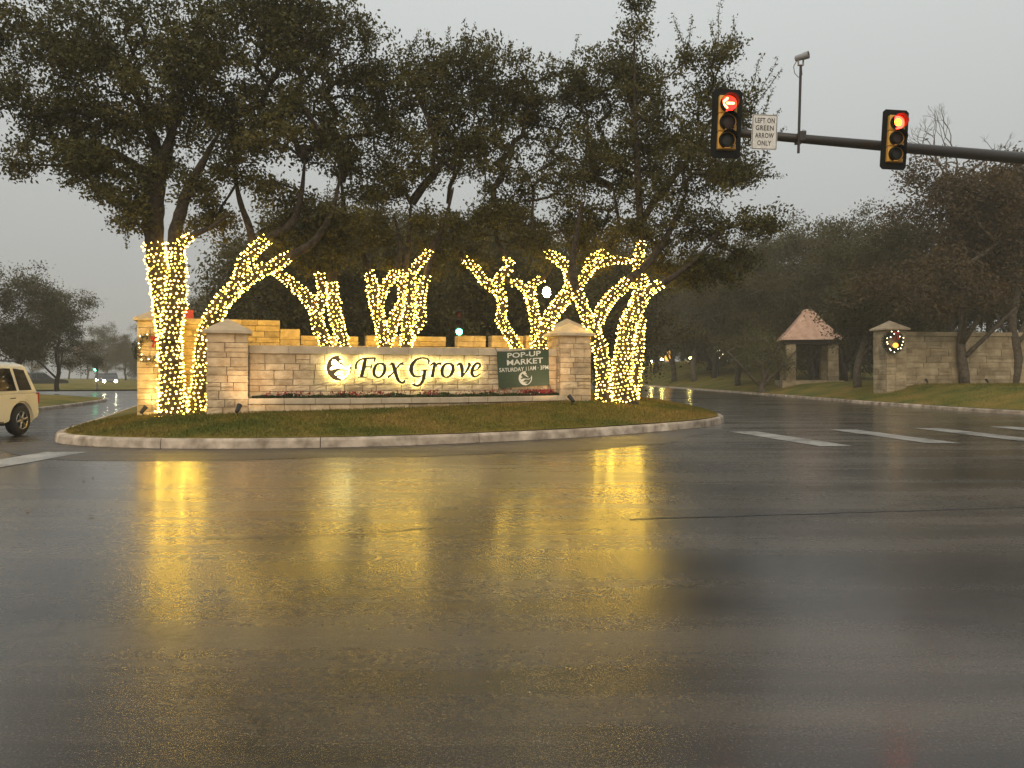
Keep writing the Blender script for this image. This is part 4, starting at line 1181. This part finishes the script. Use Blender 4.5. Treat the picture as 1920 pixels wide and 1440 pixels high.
# bare twiggy tree behind the signal arm
def bare_tree(px, d, seed):
    r = np.random.RandomState(seed); X = (px - 960) / FPX * d; z0 = zr(X, d)
    root = empty('bare_tree', (X, d, z0)); tag(root, 'bare leafless tree showing its twigs above the russet crowns', 'tree')
    mb = MB()
    def rec(p, v, l, rad, dep):
        q = p + v * l; mid = p.lerp(q, 0.5) + Vector(r.randn(3) * l * 0.05); mb.tube([p, mid, q], [rad, rad * 0.85, rad * 0.7], 5, cap=False)
        if dep == 0: return
        for _ in range(2 if dep > 1 else 3):
            nv = (v + Vector(r.randn(3)) * 0.42); nv.z += 0.12; nv.normalize(); rec(q, nv, l * r.uniform(0.62, 0.82), rad * 0.62, dep - 1)
    rec(Vector((0, 0, -0.2)), Vector((0.02, 0, 1)).normalized(), 11.9, 0.19, 0)
    top = Vector((0.235, 0, 11.6))
    for v in ((-0.5, 0, 0.8), (0.12, 0.1, 1), (0.55, -0.1, 0.8), (-0.1, 0.4, 0.9)): rec(top, Vector(v).normalized(), 1.75, 0.085, 5)
    mb.build('trunk', M['pale_bark'], root, smooth=True)
bare_tree(1785, 46.5, 4)

# ------------------------------------------------------------------ traffic signals and mast arm
def arm_pt(px, py, d): return P(px, py, d)
mast = empty('signal_mast', (13.6, 17.9, 0)); tag(mast, 'dark bronze signal mast with its long horizontal arm reaching over the crossing', 'signal mast')
A0, A1 = P(1342, 246, 15.75), P(1920, 288, 17.05); dirn = (A1 - A0); A2 = A0 + dirn * (1 + 0.0); 
end = Vector((13.6, 17.9, 6.40))
m = MB(); m.tube([A0, A0.lerp(end, 0.33), A0.lerp(end, 0.66), end], [0.082, 0.10, 0.125, 0.15], 16); m.build('arm', M['mast'], mast, smooth=True, world=True)
m = MB(); m.tube([(13.6, 17.9, 0.0), (13.6, 17.9, 0.25), (13.6, 17.9, 0.26), (13.6, 17.9, 7.0)], [0.24, 0.24, 0.17, 0.13], 18); m.build('pole', M['mast'], mast, smooth=True, world=True)
m = MB(); m.tube([A0 - dirn.normalized() * 0.02, A0 + dirn.normalized() * 0.0], [0.09, 0.09], 16); m.build('end_cap', M['black'], mast, world=True)
def arm_at(px):
    """arm centre below/above a photo column"""
    best = min((abs((q.x / q.y * FPX + 960) - px), i) for i in range(401) for q in [A0.lerp(end, i / 400)])
    return A0.lerp(end, best[1] / 400)
def signal(px, py, d, hgt, roll, label, arrow):
    c = P(px, py, d); s = empty('traffic_signal', c); s.rotation_euler = (0, R(roll), 0); k = hgt / 1.36; s.scale = (k, k, k)
    tag(s, label, 'traffic signal', 'traffic signals on the mast arm')
    m = MB(); w, h = 0.295, 0.68; c_ = 0.06
    prof = [(-w + c_, -h), (w - c_, -h), (w, -h + c_), (w, h - c_), (w - c_, h), (-w + c_, h), (-w, h - c_), (-w, -h + c_)]
    m.add([(x, 0.0, z) for x, z in prof] + [(x, 0.012, z) for x, z in prof], [tuple(range(8)), tuple(range(15, 7, -1))] + [(i, (i+1) % 8, 8 + (i+1) % 8, 8 + i) for i in range(8)])
    m.build('backplate', M['black_matte'], s, fixn=True)
    for i, zc in enumerate((0.355, 0.0, -0.355)):
        m = MB(); m.box(-0.175, 0.175, -0.10, 0.16, zc - 0.172, zc + 0.172); h_ = m.build('housing', M['signal_yellow'], s, bevel=0.014)
        m = MB(); m.lathe([(0.162, -0.102), (0.162, -0.125), (0.148, -0.125), (0.148, -0.104)], 28, (0, 0, zc), 'y'); m.build('lens_ring', M['signal_yellow'], h_)
        # lens
        mat = [M['red_soft'] if arrow else M['red_on'], M['amber_dark'], M['green_dark']][i]
        m = MB(); m.lathe([(0.148, -0.105), (0.12, -0.120), (0.07, -0.130), (0.001, -0.134)], 28, (0, 0, zc), 'y'); m.build('lens', mat, h_, smooth=True, fixn=True)
        if i == 0 and not arrow:
            m = MB(); m.lathe([(0.085, -0.1285), (0.06, -0.138), (0.001, -0.142)], 24, (0, 0, zc), 'y'); m.build('lamp_core', M['red_core'], h_, smooth=True, fixn=True)
        if arrow and i == 0:
            m = MB()
            for (x0, z0, x1, z1) in ((-0.05, 0.0, 0.105, 0.0), (-0.115, 0.014, -0.025, 0.105), (-0.115, -0.014, -0.025, -0.105)):
                a = Vector((x0, -0.145, zc + z0)); b = Vector((x1, -0.145, zc + z1)); m.tube([a, a.lerp(b, 0.1), a.lerp(b, 0.9), b], [0.014, 0.025, 0.025, 0.014], 8)
            m.build('arrow', M['arrow_on'], h_)
        # tunnel visor, open underneath
        m = MB(); n = 26; vs = []; ro = 0.166
        for j in range(n + 1):
            a = R(-90 + 22) + (2 * math.pi - R(44)) * j / n; ln = 0.19 - 0.05 * max(0, -math.sin(a))
            for (r_, y_) in ((ro, -0.10), (ro, -0.10 - ln), (ro - 0.006, -0.10 - ln), (ro - 0.006, -0.10)): vs.append((r_ * math.cos(a), y_, zc + r_ * math.sin(a)))
        fs = [(j*4+q, j*4+(q+1) % 4, (j+1)*4+(q+1) % 4, (j+1)*4+q) for j in range(n) for q in range(4)]
        m.add(vs, fs); m.build('visor', M['black_matte'], h_, smooth=False, fixn=True)
    ap = arm_at(px); loc = ap - c
    m = MB(); m.tube([(0, 0.16, loc.z / k), (0, 0.30, loc.z / k)], 0.05, 10); m.box(-0.04, 0.04, 0.162, 0.20, -0.45, 0.45); m.build('bracket', M['galv'], s)
    return s
signal(1362, 232, 15.55, 1.40, 2.2, 'traffic signal at the arm tip showing a red left arrow', True)
signal(1677, 262, 16.15, 1.26, 3.4, 'traffic signal further along the arm showing a round red light', False)
# regulatory sign
c = P(1433.5, 247.5, 15.75); sg = empty('road_sign', c); sg.rotation_euler = (0, R(2.0), 0); tag(sg, 'white regulatory sign reading left on green arrow only, on the arm', 'road sign')
sw_, sh_ = 0.262, 0.362
def rrect(w, h, r, n=5):
    out = []
    for (cx, cz, a0) in ((w - r, h - r, 0), (-w + r, h - r, 90), (-w + r, -h + r, 180), (w - r, -h + r, 270)):
        for i in range(n + 1): a = R(a0 + 90 * i / n); out.append((cx + r * math.cos(a), cz + r * math.sin(a)))
    return out
m = MB(); o_ = rrect(sw_, sh_, 0.03); n = len(o_)
m.add([(x, 0, z) for x, z in o_] + [(x, 0.004, z) for x, z in o_], [tuple(range(n)), tuple(range(2*n-1, n-1, -1))] + [(i, (i+1) % n, n + (i+1) % n, n + i) for i in range(n)])
plate = m.build('plate', M['sign_white'], sg, fixn=True)
m = MB(); a_ = rrect(sw_ - 0.010, sh_ - 0.010, 0.026); b_ = rrect(sw_ - 0.022, sh_ - 0.022, 0.02)
m.add([(x, -0.003, z) for x, z in a_] + [(x, -0.003, z) for x, z in b_], [(i, (i+1) % n, n + (i+1) % n, n + i) for i in range(n)]); m.build('border', M['sign_black'], plate)
for body, zc, wd in (('LEFT ON', 0.235, 0.40), ('GREEN', 0.083, 0.37), ('ARROW', -0.072, 0.385), ('ONLY', -0.228, 0.285)):
    v, f = text2d(body, 0.018, 1.12); mb = MB(); mb.add([((q[0] - 0.5) * wd, -0.004, zc + (q[1] - 0.5) * 0.104) for q in v], f); mb.build('lettering', M['sign_black'], plate)
ap = arm_at(1433) - c; m = MB(); m.box(-0.03, 0.03, 0.006, ap.y - 0.06, -0.03 + ap.z, 0.03 + ap.z); m.build('bracket', M['galv'], sg)
# detection camera on a riser
top, bot = P(1501.5, 122, 16.0), P(1497, 287, 16.0); cmr = empty('traffic_camera', arm_at(1498)); tag(cmr, 'small grey traffic camera on a thin riser pole above the signal arm', 'camera')
m = MB(); m.tube([bot, top], 0.028, 10); m.build('riser', M['mast'], cmr, world=True)
pc = arm_at(1498); m = MB(); m.box(pc.x - 0.06, pc.x + 0.06, 15.94, pc.y + 0.10, pc.z - 0.11, pc.z + 0.09); m.build('clamp', M['mast'], cmr, world=True, bevel=0.01)
pb = P(1501.5, 117, 16.0); m = MB()
for s in (-1, 1): m.box(pb.x + s * 0.05 - 0.008, pb.x + s * 0.05 + 0.008, pb.y - 0.03, pb.y + 0.03, pb.z - 0.05, pb.z + 0.09)
m.box(pb.x - 0.06, pb.x + 0.06, pb.y - 0.03, pb.y + 0.03, pb.z - 0.065, pb.z - 0.05); m.build('yoke', M['cam_grey'], cmr, world=True)
ca, cb = P(1491, 110.5, 16.05), P(1513, 103.5, 15.9); dv = (cb - ca)
m = MB(); m.tube([ca, ca + dv * 0.05, cb], [0.045, 0.062, 0.066], 14); m.tube([cb - dv * 0.3, cb + dv * 0.15], [0.074, 0.078], 14, cap=False); m.build('body', M['cam_grey'], cmr, world=True, smooth=False)
m = MB(); m.tube([cb, cb + dv * 0.13], [0.067, 0.072], 14); m.build('lens_hood', M['black'], cmr, world=True)
m = MB(); m.tube([ca + Vector((0.03, 0, -0.04)), P(1488, 125, 16), P(1490, 137, 16), P(1497, 145, 16), P(1504, 140, 16), P(1503, 128, 16)], 0.009, 6, cap=False); m.build('cable', M['galv'], cmr, world=True)
m = MB(); m.tube([pc + Vector((0.02, -0.05, 0.05)), pc + Vector((0.06, -0.08, 0.16)), pc + Vector((0.13, -0.06, 0.14)), pc + Vector((0.15, 0, 0.06))], 0.008, 6, cap=False); m.build('cable', M['galv'], cmr, world=True)

# ------------------------------------------------------------------ cars
def make_car(name, paint, lights=False, taillit=False):
    """heading -y, left side at +x; origin under the centre of the rear axle"""
    c = empty(name); Wd = 0.93
    # stations of the side profile: (y from rear axle, + is rear), lower body
    body = [(0.86, 0.42), (0.90, 0.55), (0.88, 0.75), (0.84, 1.05), (0.10, 1.07), (-1.6, 1.06), (-2.35, 1.03), (-3.3, 0.96), (-3.66, 0.86), (-3.74, 0.62), (-3.70, 0.40), (-3.5, 0.30), (0.6, 0.30)]
    def arch(yc):
        return [(yc + 0.44 * math.cos(a), 0.37 + 0.44 * math.sin(a)) for a in [math.pi * i / 10 for i in range(11)]]
    prof = body[:11] + [(-3.5, 0.30)] + [(y, z) for y, z in reversed(arch(-2.85)) if z >= 0.36] + [(-2.2, 0.30), (-0.62, 0.30)] + [(y, z) for y, z in reversed(arch(0.15)) if z >= 0.36] + [(0.6, 0.30)]
    n = len(prof); m = MB(); vs = []
    for s, x in ((0, -Wd), (1, Wd)): vs += [(x, y, z) for y, z in prof]
    m.add(vs, [tuple(range(n)), tuple(range(2*n-1, n-1, -1))] + [(i, (i+1) % n, n + (i+1) % n, n + i) for i in range(n)])
    b = m.build('body', paint, c, fixn=True); bm = bmesh.new(); bm.from_mesh(b.data)
    bmesh.ops.bevel(bm, geom=[e for e in bm.edges if e.calc_face_angle(0) > 0.9 and abs(e.verts[0].co.x) > 0.9 and abs(e.verts[1].co.x) > 0.9 and e.verts[0].co.x * e.verts[1].co.x > 0], offset=0.045, segments=3, affect='EDGES')
    bm.to_mesh(b.data); bm.free()
    # greenhouse: loft from belt line to roof
    belt = [(0.86, 1.04), (-1.75, 1.05)]; m = MB()
    ring0 = [(-Wd + .02, 0.85), (Wd - .02, 0.85), (Wd - .02, -1.95), (-Wd + .02, -1.95)]; ring1 = [(-0.74, 0.60), (0.74, 0.60), (0.74, -1.05), (-0.74, -1.05)]
    ring2 = [(-0.62, 0.48), (0.62, 0.48), (0.62, -0.92), (-0.62, -0.92)]
    v = [(x, y, 1.06) for x, y in ring0] + [(x, y, 1.74) for x, y in ring1] + [(x, y, 1.79) for x, y in ring2]
    m.add(v, [(i, (i+1) % 4, 4 + (i+1) % 4, 4 + i) for i in range(4)] + [(4 + i, 4 + (i+1) % 4, 8 + (i+1) % 4, 8 + i) for i in range(4)] + [(8, 9, 10, 11)])
    m.build('roof', paint, c, fixn=True, bevel=0.05)
    def on_side(s, y, z, off=0.012):
        t = (z - 1.06) / 0.68; x = (Wd - .02) + (0.74 - (Wd - .02)) * t
        return (s * (x + off), y, z)
    for s in (1, -1):
        for pts in ([(0.60, 1.12), (0.46, 1.62), (0.05, 1.66), (0.10, 1.12)], [(-0.02, 1.11), (-0.08, 1.66), (-0.62, 1.66), (-0.70, 1.11)], [(-0.80, 1.11), (-0.74, 1.66), (-1.10, 1.64), (-1.60, 1.12)]):
            m = MB(); m.add([on_side(s, y, z) for y, z in pts] + [on_side(s, y, z, -0.02) for y, z in pts], [(0, 1, 2, 3), (7, 6, 5, 4)] + [(i, (i+1) % 4, 4 + (i+1) % 4, 4 + i) for i in range(4)]); m.build('window', M['glass'], c, fixn=True)
        m = MB(); m.box(s * 0.80 - 0.14 * (s > 0) , s * 0.80 + 0.14 * (s < 0), 0.80, 0.895, 0.78, 1.04); t_ = m.build('tail_light', M['tail_on'] if taillit else M['tail_red'], c)
        t_.location.x = s * 0.128
        m = MB(); m.tube([(s * 0.66, 0.45, 1.80), (s * 0.66, 0.40, 1.845), (s * 0.66, -0.85, 1.845), (s * 0.66, -0.92, 1.80)], 0.018, 8); m.build('roof_rail', M['black'], c)
        m = MB(); m.tube([(s * 0.92, -0.62, 0.32), (s * 0.99, -0.70, 0.34), (s * 0.99, -2.15, 0.34), (s * 0.92, -2.22, 0.32)], 0.045, 8); m.build('running_board', M['black'], c)
        m = MB(); m.box(s * 0.905, s * 0.915 + s * 0.01, 0.30, 0.42, 0.84, 0.95) if False else m.tube([(s * 0.93, 0.36, 0.92), (s * 0.945, 0.36, 0.92)], [0.06, 0.055], 14); m.build('fuel_door', paint, c)
        m = MB(); m.tube([(s * 0.945, -0.12, 0.93), (s * 0.955, -0.16, 0.93), (s * 0.955, -0.30, 0.93), (s * 0.945, -0.34, 0.93)], 0.012, 6); m.build('door_handle', M['chrome'], c)
        if lights:
            m = MB(); m.tube([(s * 0.66, -3.66, 0.72), (s * 0.66, -3.765, 0.72)], [0.15, 0.16], 14); m.build('headlight', M['head_on'], c)
        else:
            m = MB(); m.box(s * 0.72 - 0.16, s * 0.72 + 0.16, -3.745, -3.60, 0.66, 0.80); m.build('headlight', M['chrome'], c)
        for yc in (0.15, -2.85):
            w = MB(); w.lathe([(0.22, 0.10), (0.33, 0.115), (0.365, 0.09), (0.375, 0.05), (0.375, -0.06), (0.35, -0.11), (0.22, -0.11)], 30, (0, 0, 0), 'x'); wh = w.build('wheel', M['rubber'], c, smooth=True, fixn=True)
            wh.location = (s * 0.83, yc, 0.375); wh.scale = (s, 1, 1)
            r_ = MB(); r_.lathe([(0.235, 0.095), (0.225, 0.115), (0.205, 0.105), (0.20, 0.02)], 30, (0, 0, 0), 'x'); r_.lathe([(0.06, 0.085), (0.05, 0.10), (0.001, 0.104)], 16, (0, 0, 0), 'x')
            for k in range(6):
                a = 6.2832 * k / 6 + 0.2; ca_, sa = math.cos(a), math.sin(a); p1 = (0.075, 0.04 * ca_, 0.04 * sa); p2 = (0.09, 0.215 * ca_, 0.215 * sa); r_.tube([p1, p2], [0.045, 0.036], 6)
            r_.build('rim', M['alloy'], wh, smooth=False, fixn=True)
            d_ = MB(); d_.tube([(0.0, 0, 0), (0.03, 0, 0)], [0.21, 0.21], 20); d_.build('brake_disc', M['black'], wh)
    m = MB(); m.add([(-0.68, 0.815, 1.14), (0.68, 0.815, 1.14), (0.62, 0.655, 1.66), (-0.62, 0.655, 1.66)], [(0, 1, 2, 3)]); m.v = [(x, y + 0.02, z) for x, y, z in m.v]; m.build('rear_window', M['glass'], c)
    m = MB(); m.add([(-0.74, -1.82, 1.13), (0.74, -1.82, 1.13), (0.66, -1.14, 1.66), (-0.66, -1.14, 1.66)], [(3, 2, 1, 0)]); m.v = [(x, y - 0.02, z) for x, y, z in m.v]; m.build('windscreen', M['glass'], c)
    m = MB(); m.box(-0.88, 0.88, 0.84, 0.955, 0.42, 0.66); m.build('rear_bumper', paint, c, bevel=0.04)
    m = MB(); m.box(-0.70, 0.70, -3.66, 0.72, 0.26, 0.34); m.build('underbody', M['black'], c)
    return c
suv = make_car('white_suv', M['car_white'])
suv.location = (-12.20 - 0.93, 18.95, 0); suv.rotation_euler = (0, 0, R(1.5)); tag(suv, 'cream white sport utility car waiting at the edge of the picture', 'car')
far = make_car('grey_car', M['car_silver'], True)
X = (207 - 960) / FPX * 100
far.location = (X, 100, 0); far.rotation_euler = (0, 0, R(27)); tag(far, 'distant car with bright headlights approaching through the haze', 'car', 'distant cars in the haze')
f2 = copy_tree(far); f2.location = ((190 - 960) / FPX * 116, 116, 0); f2.rotation_euler = (0, 0, R(29)); tag(f2, 'farther car with headlights just behind the first distant car', 'car')
far2 = make_car('grey_car', M['car_silver'], False, True); far2.location = ((80 - 960) / FPX * 88, 86, 0.0); far2.rotation_euler = (0, 0, R(155)); tag(far2, 'distant car showing red tail lights beside the white car', 'car', 'distant cars in the haze')

# ------------------------------------------------------------------ long wall and pavilion on the far verge
def facing(px, py, d): 
    q = P(px, py, d); return q
rw = empty('verge_wall', (20.75, 42.2, 0), R(7)); tag(rw, 'long buff limestone wall with a capped end pillar along the verge', 'stone wall')
rs = random.Random(31)
pillar(rw, 0, 0, 1.15, 0.35, 3.95, 'stone3', rs, 1.25, 0.08, 0.46, 0.14, (0.22, 0.42), (0.35, 0.9))
m = MB(); m.box(0.5, 16.0, 0.05, 0.55, 0.4, 3.75); m.build('mortar_core', M['mortar'], rw)
lay(rw, ashlar(15.4, 3.1, rs, (0.24, 0.42), (0.5, 1.3), 0.58, 0.55), 'stone3', rs, 'front', y=0.0, depth=0.12)
x = 0.58
while x < 15.9:
    w = rs.uniform(0.9, 1.4); m = MB(); m.box(x + .004, x + w - .004, -0.06, 0.6, 3.655 if x < 7 else 3.86, 3.88 if x < 7 else 4.10); m.build('coping_stone', M['stone3'], rw, bevel=0.01); x += w
lay(rw, ashlar(9.0, 0.2, rs, (0.18, 0.2), (0.5, 1.2), 7.0, 3.66), 'stone3', rs, 'front', y=0.0, depth=0.12)
cs, sn7 = math.cos(R(7)), math.sin(R(7))
q = P(1671, 641, 41.4); wreath((q.x, q.y - 0.05, q.z), 0.62, R(7), 'lit wreath with a red bow on the end pillar of the long verge wall', 1.4, 16, 2, True)
wl_d = bpy.data.lights.new('wreath_glow', 'POINT')
for px, py, od in ((1757, 722, 'first'), (1826, 720, 'second'), (1873, 722, 'third')):
    q = P(px, py, 40.5); spotlight((q.x, 41.5, zr(q.x, 41.5)), 0, od + ' small spotlight from the wreath pillar, at the foot of the long verge wall')
bpy.data.lights.remove(wl_d)
# pavilion
pv = empty('pavilion', ((1515 - 960) / FPX * 60, 60, 0.95), R(-12)); tag(pv, 'small open stone pavilion with a pink bell shaped roof among the trees', 'pavilion'); pv.scale = (1.07, 1.07, 1.07)
hw = 1.75; m = MB(); m.box(-hw - 0.3, hw + 0.3, -hw - 0.3, hw + 0.3, -0.6, 0.12); m.build('floor_slab', M['stone3'], pv)
for sx in (-1, 1):
    for sy in (-1, 1):
        cx, cy = sx * (hw - 0.33), sy * (hw - 0.33); m = MB(); m.box(cx - .30, cx + .30, cy - .30, cy + .30, 0.12, 2.72); co = m.build('column', M['mortar'], pv)
        z = 0.124
        while z < 2.70:
            h = min(rs.uniform(0.28, 0.42), 2.72 - z)
            if 2.72 - z - h < 0.15: h = 2.72 - z
            m = MB(); e_ = rs.uniform(0.325, 0.345); m.box(cx - e_, cx + e_, cy - e_, cy + e_, z + .008, z + h - .008); m.build('stone', M['stone3'], co, bevel=0.02); z += h
m = MB(); m.box(-hw - 0.1, hw + 0.1, -hw - 0.1, hw + 0.1, 2.725, 3.0); m.build('beam', M['dark_wood'], pv)
m = MB(); k = 10; vs = []
for i in range(k + 1):
    t = i / k; r = (hw + 0.38) * (1 - t) ** 0.85 * (0.62 + 0.38 * (1 - t)) + 0.42 * t; z = 3.0 + 2.05 * t ** 0.92
    vs += [(-r, -r, z), (r, -r, z), (r, r, z), (-r, r, z)]
m.add(vs, [(i*4+j, i*4+(j+1) % 4, (i+1)*4+(j+1) % 4, (i+1)*4+j) for i in range(k) for j in range(4)] + [(3, 2, 1, 0), tuple(k*4+j for j in range(4))]); ro = m.build('roof', M['roof_pink'], pv, fixn=True)
m = MB(); m.lathe([(0.46, 5.04), (0.44, 5.16), (0.30, 5.27), (0.001, 5.32)], 16); m.build('roof_crown', M['roof_pink'], ro, fixn=True, smooth=True)

# ------------------------------------------------------------------ lamps, far signals and lawn ornaments
def street_lamp(px, py, d, label, base_z):
    q = P(px, py, d); s = empty('street_lamp', (q.x, q.y, base_z)); tag(s, label, 'street lamp'); H = q.z - base_z
    m = MB(); m.lathe([(0.16, 0), (0.16, 0.3), (0.09, 0.45), (0.06, 0.6), (0.05, H - 0.35), (0.09, H - 0.3), (0.10, H - 0.22), (0.0, H - 0.22)], 14); m.build('post', M['black'], s, smooth=True)
    m = MB(); m.lathe([(0.001, H - 0.22), (0.10, H - 0.19), (0.155, H - 0.08), (0.165, H), (0.15, H + 0.12), (0.08, H + 0.2), (0.001, H + 0.22)], 18); m.build('globe', M['lamp_on'], s, smooth=True)
    m = MB(); m.lathe([(0.11, H + 0.215), (0.07, H + 0.26), (0.001, H + 0.34)], 14); m.build('finial', M['black'], s)
street_lamp(1025, 548, 33, 'lit street lamp glowing among the limbs above the banner', zi(1.5, 33))
def post_signal(px, py, d, base_z, label):
    q = P(px, py, d); s = empty('post_signal', (q.x, q.y, base_z)); tag(s, label, 'traffic signal'); H = q.z - base_z
    m = MB(); m.lathe([(0.10, 0), (0.10, 0.15), (0.055, 0.2), (0.055, H + 0.8)], 12); m.build('post', M['galv'], s)
    m = MB(); m.box(-0.18, 0.18, -0.30, -0.06, H - 0.18, H + 0.9); h_ = m.build('housing', M['black'], s, bevel=0.02)
    for i, (zz, mt) in enumerate(((H + 0.71, 'red_dark'), (H + 0.355, 'amber_dark'), (H, 'green_on'))):
        m = MB(); m.lathe([(0.13, -0.302), (0.09, -0.325), (0.001, -0.335)], 18, (0, 0, zz), 'y'); m.build('lens', M[mt], h_, fixn=True)
        m = MB(); n = 14; vs = []
        for j in range(n + 1):
            a = R(-30) + R(240) * j / n; vs += [(0.145 * math.cos(a), -0.302, zz + 0.145 * math.sin(a)), (0.145 * math.cos(a), -0.50, zz + 0.145 * math.sin(a))]
        m.add(vs, [(2*j, 2*j+1, 2*j+3, 2*j+2) for j in range(n)]); m.build('visor', M['black'], h_)
post_signal(862, 623, 32, zi(-2.2, 32), 'small traffic signal showing green, seen over the notched wall')
post_signal(182, 693, 72, 0.1, 'distant traffic signal showing green in the haze near the far headlights')
# red panel far off, distance haze painted into its muted colour
q = P(157, 660, 190); fs_ = empty('red_panel_sign', (q.x, q.y, 0.4)); tag(fs_, 'hazy red square sign panel on posts beyond the feathery trees', 'sign')
m = MB(); m.box(-2.1, 2.1, -0.06, 0.06, q.z - 0.4 - 1.9, q.z - 0.4 + 1.9); m.build('panel', M['pink_panel'], fs_)
for sx in (-0.8, 0.8): m = MB(); m.box(sx - 0.07, sx + 0.07, -0.18, -0.062 + 0.0, -0.4, q.z - 0.4 + 0.9); m.v = [(x, y + 0.25, z) for x, y, z in m.v]; m.build('post', M['galv'], fs_)
# uplit lawn on the exit road side
def verge_at(px, d): 
    X = (px - 960) / FPX * d; return X, d, zr(X, d)
for (px, d, lab) in ((1221, 126, 'glowing garden lamp at the trunks just beyond the lit twin trunks'), (1241, 128, 'glowing garden lamp beside the orange lawn ornament'), (1294, 118, 'glowing garden lamp at the foot of a pale trunk in the wood')):
    x, y, z = verge_at(px, d); s = empty('garden_lamp', (x, y, z)); tag(s, lab, 'garden lamp')
    m = MB(); m.tube([(0, 0, -0.1), (0, 0, 0.32)], 0.05, 8); m.build('post', M['black'], s)
    m = MB(); m.lathe([(0.001, 0.32), (0.18, 0.37), (0.22, 0.5), (0.12, 0.64), (0.001, 0.67)], 12); m.build('globe', M['spark2'] if 'spark2' in M else M['lamp_on'], s, smooth=True)
x, y, z = verge_at(1252, 122); s = empty('lawn_ornament', (x, y, z)); tag(s, 'glowing orange snowman shaped lawn ornament under the trees', 'lawn ornament')
for zc, r_ in ((0.62, 0.48), (1.42, 0.42), (2.35, 0.24)):
    m = MB(); m.lathe([(r_ * math.sin(math.pi * i / 8) + 0.001, zc - r_ * 1.05 * math.cos(math.pi * i / 8)) for i in range(9)], 14); m.build('head' if zc > 2 else 'body', M['orange_on'], s, smooth=True)
m = MB(); m.tube([(0, 0, -0.1), (0, 0, 2.4)], 0.04, 6); m.build('stake', M['black'], s)
x, y, z = verge_at(1347, 88); q = P(1347, 664, 88); s = empty('lit_post_wreath', (x, y, z)); tag(s, 'ring of white lights on a post in the wood short of the pavilion', 'wreath')
m = MB(); m.tube([(0, 0, -0.1), (0, 0, q.z - z + 0.6)], 0.07, 8); m.build('post', M['black'], s)
m = MB(); m.tube([(0.42 * math.cos(i * 6.2832 / 20), -0.12, q.z - z + 0.42 * math.sin(i * 6.2832 / 20)) for i in range(21)], 0.09, 6); ho = m.build('hoop', M['wreath'], s)
m = MB()
for i in range(9): a = i * 0.7; octa(m, (0.44 * math.cos(a), -0.24, q.z - z + 0.44 * math.sin(a)), 0.055)
tag(m.build('bulbs', M['bulb_w'], ho), kind='stuff')

# ------------------------------------------------------------------ haze
hz = MB(); hz.box(-345, 345, -40, 345, -1.1, 27); h_ = hz.build('haze', [], None); tag(h_, 'thin grey drizzle haze filling the evening air', 'haze', kind='stuff')
hm = bpy.data.materials.new('haze_air'); hm.use_nodes = True; nt = hm.node_tree; nt.nodes.clear()
o_ = nt.nodes.new('ShaderNodeOutputMaterial'); pvn = nt.nodes.new('ShaderNodeVolumePrincipled')
pvn.inputs['Color'].default_value = (0.93, 0.89, 0.76, 1); pvn.inputs['Density'].default_value = 0.0013; pvn.inputs['Anisotropy'].default_value = 0.1
nt.links.new(pvn.outputs[0], o_.inputs['Volume']); h_.data.materials.append(hm)
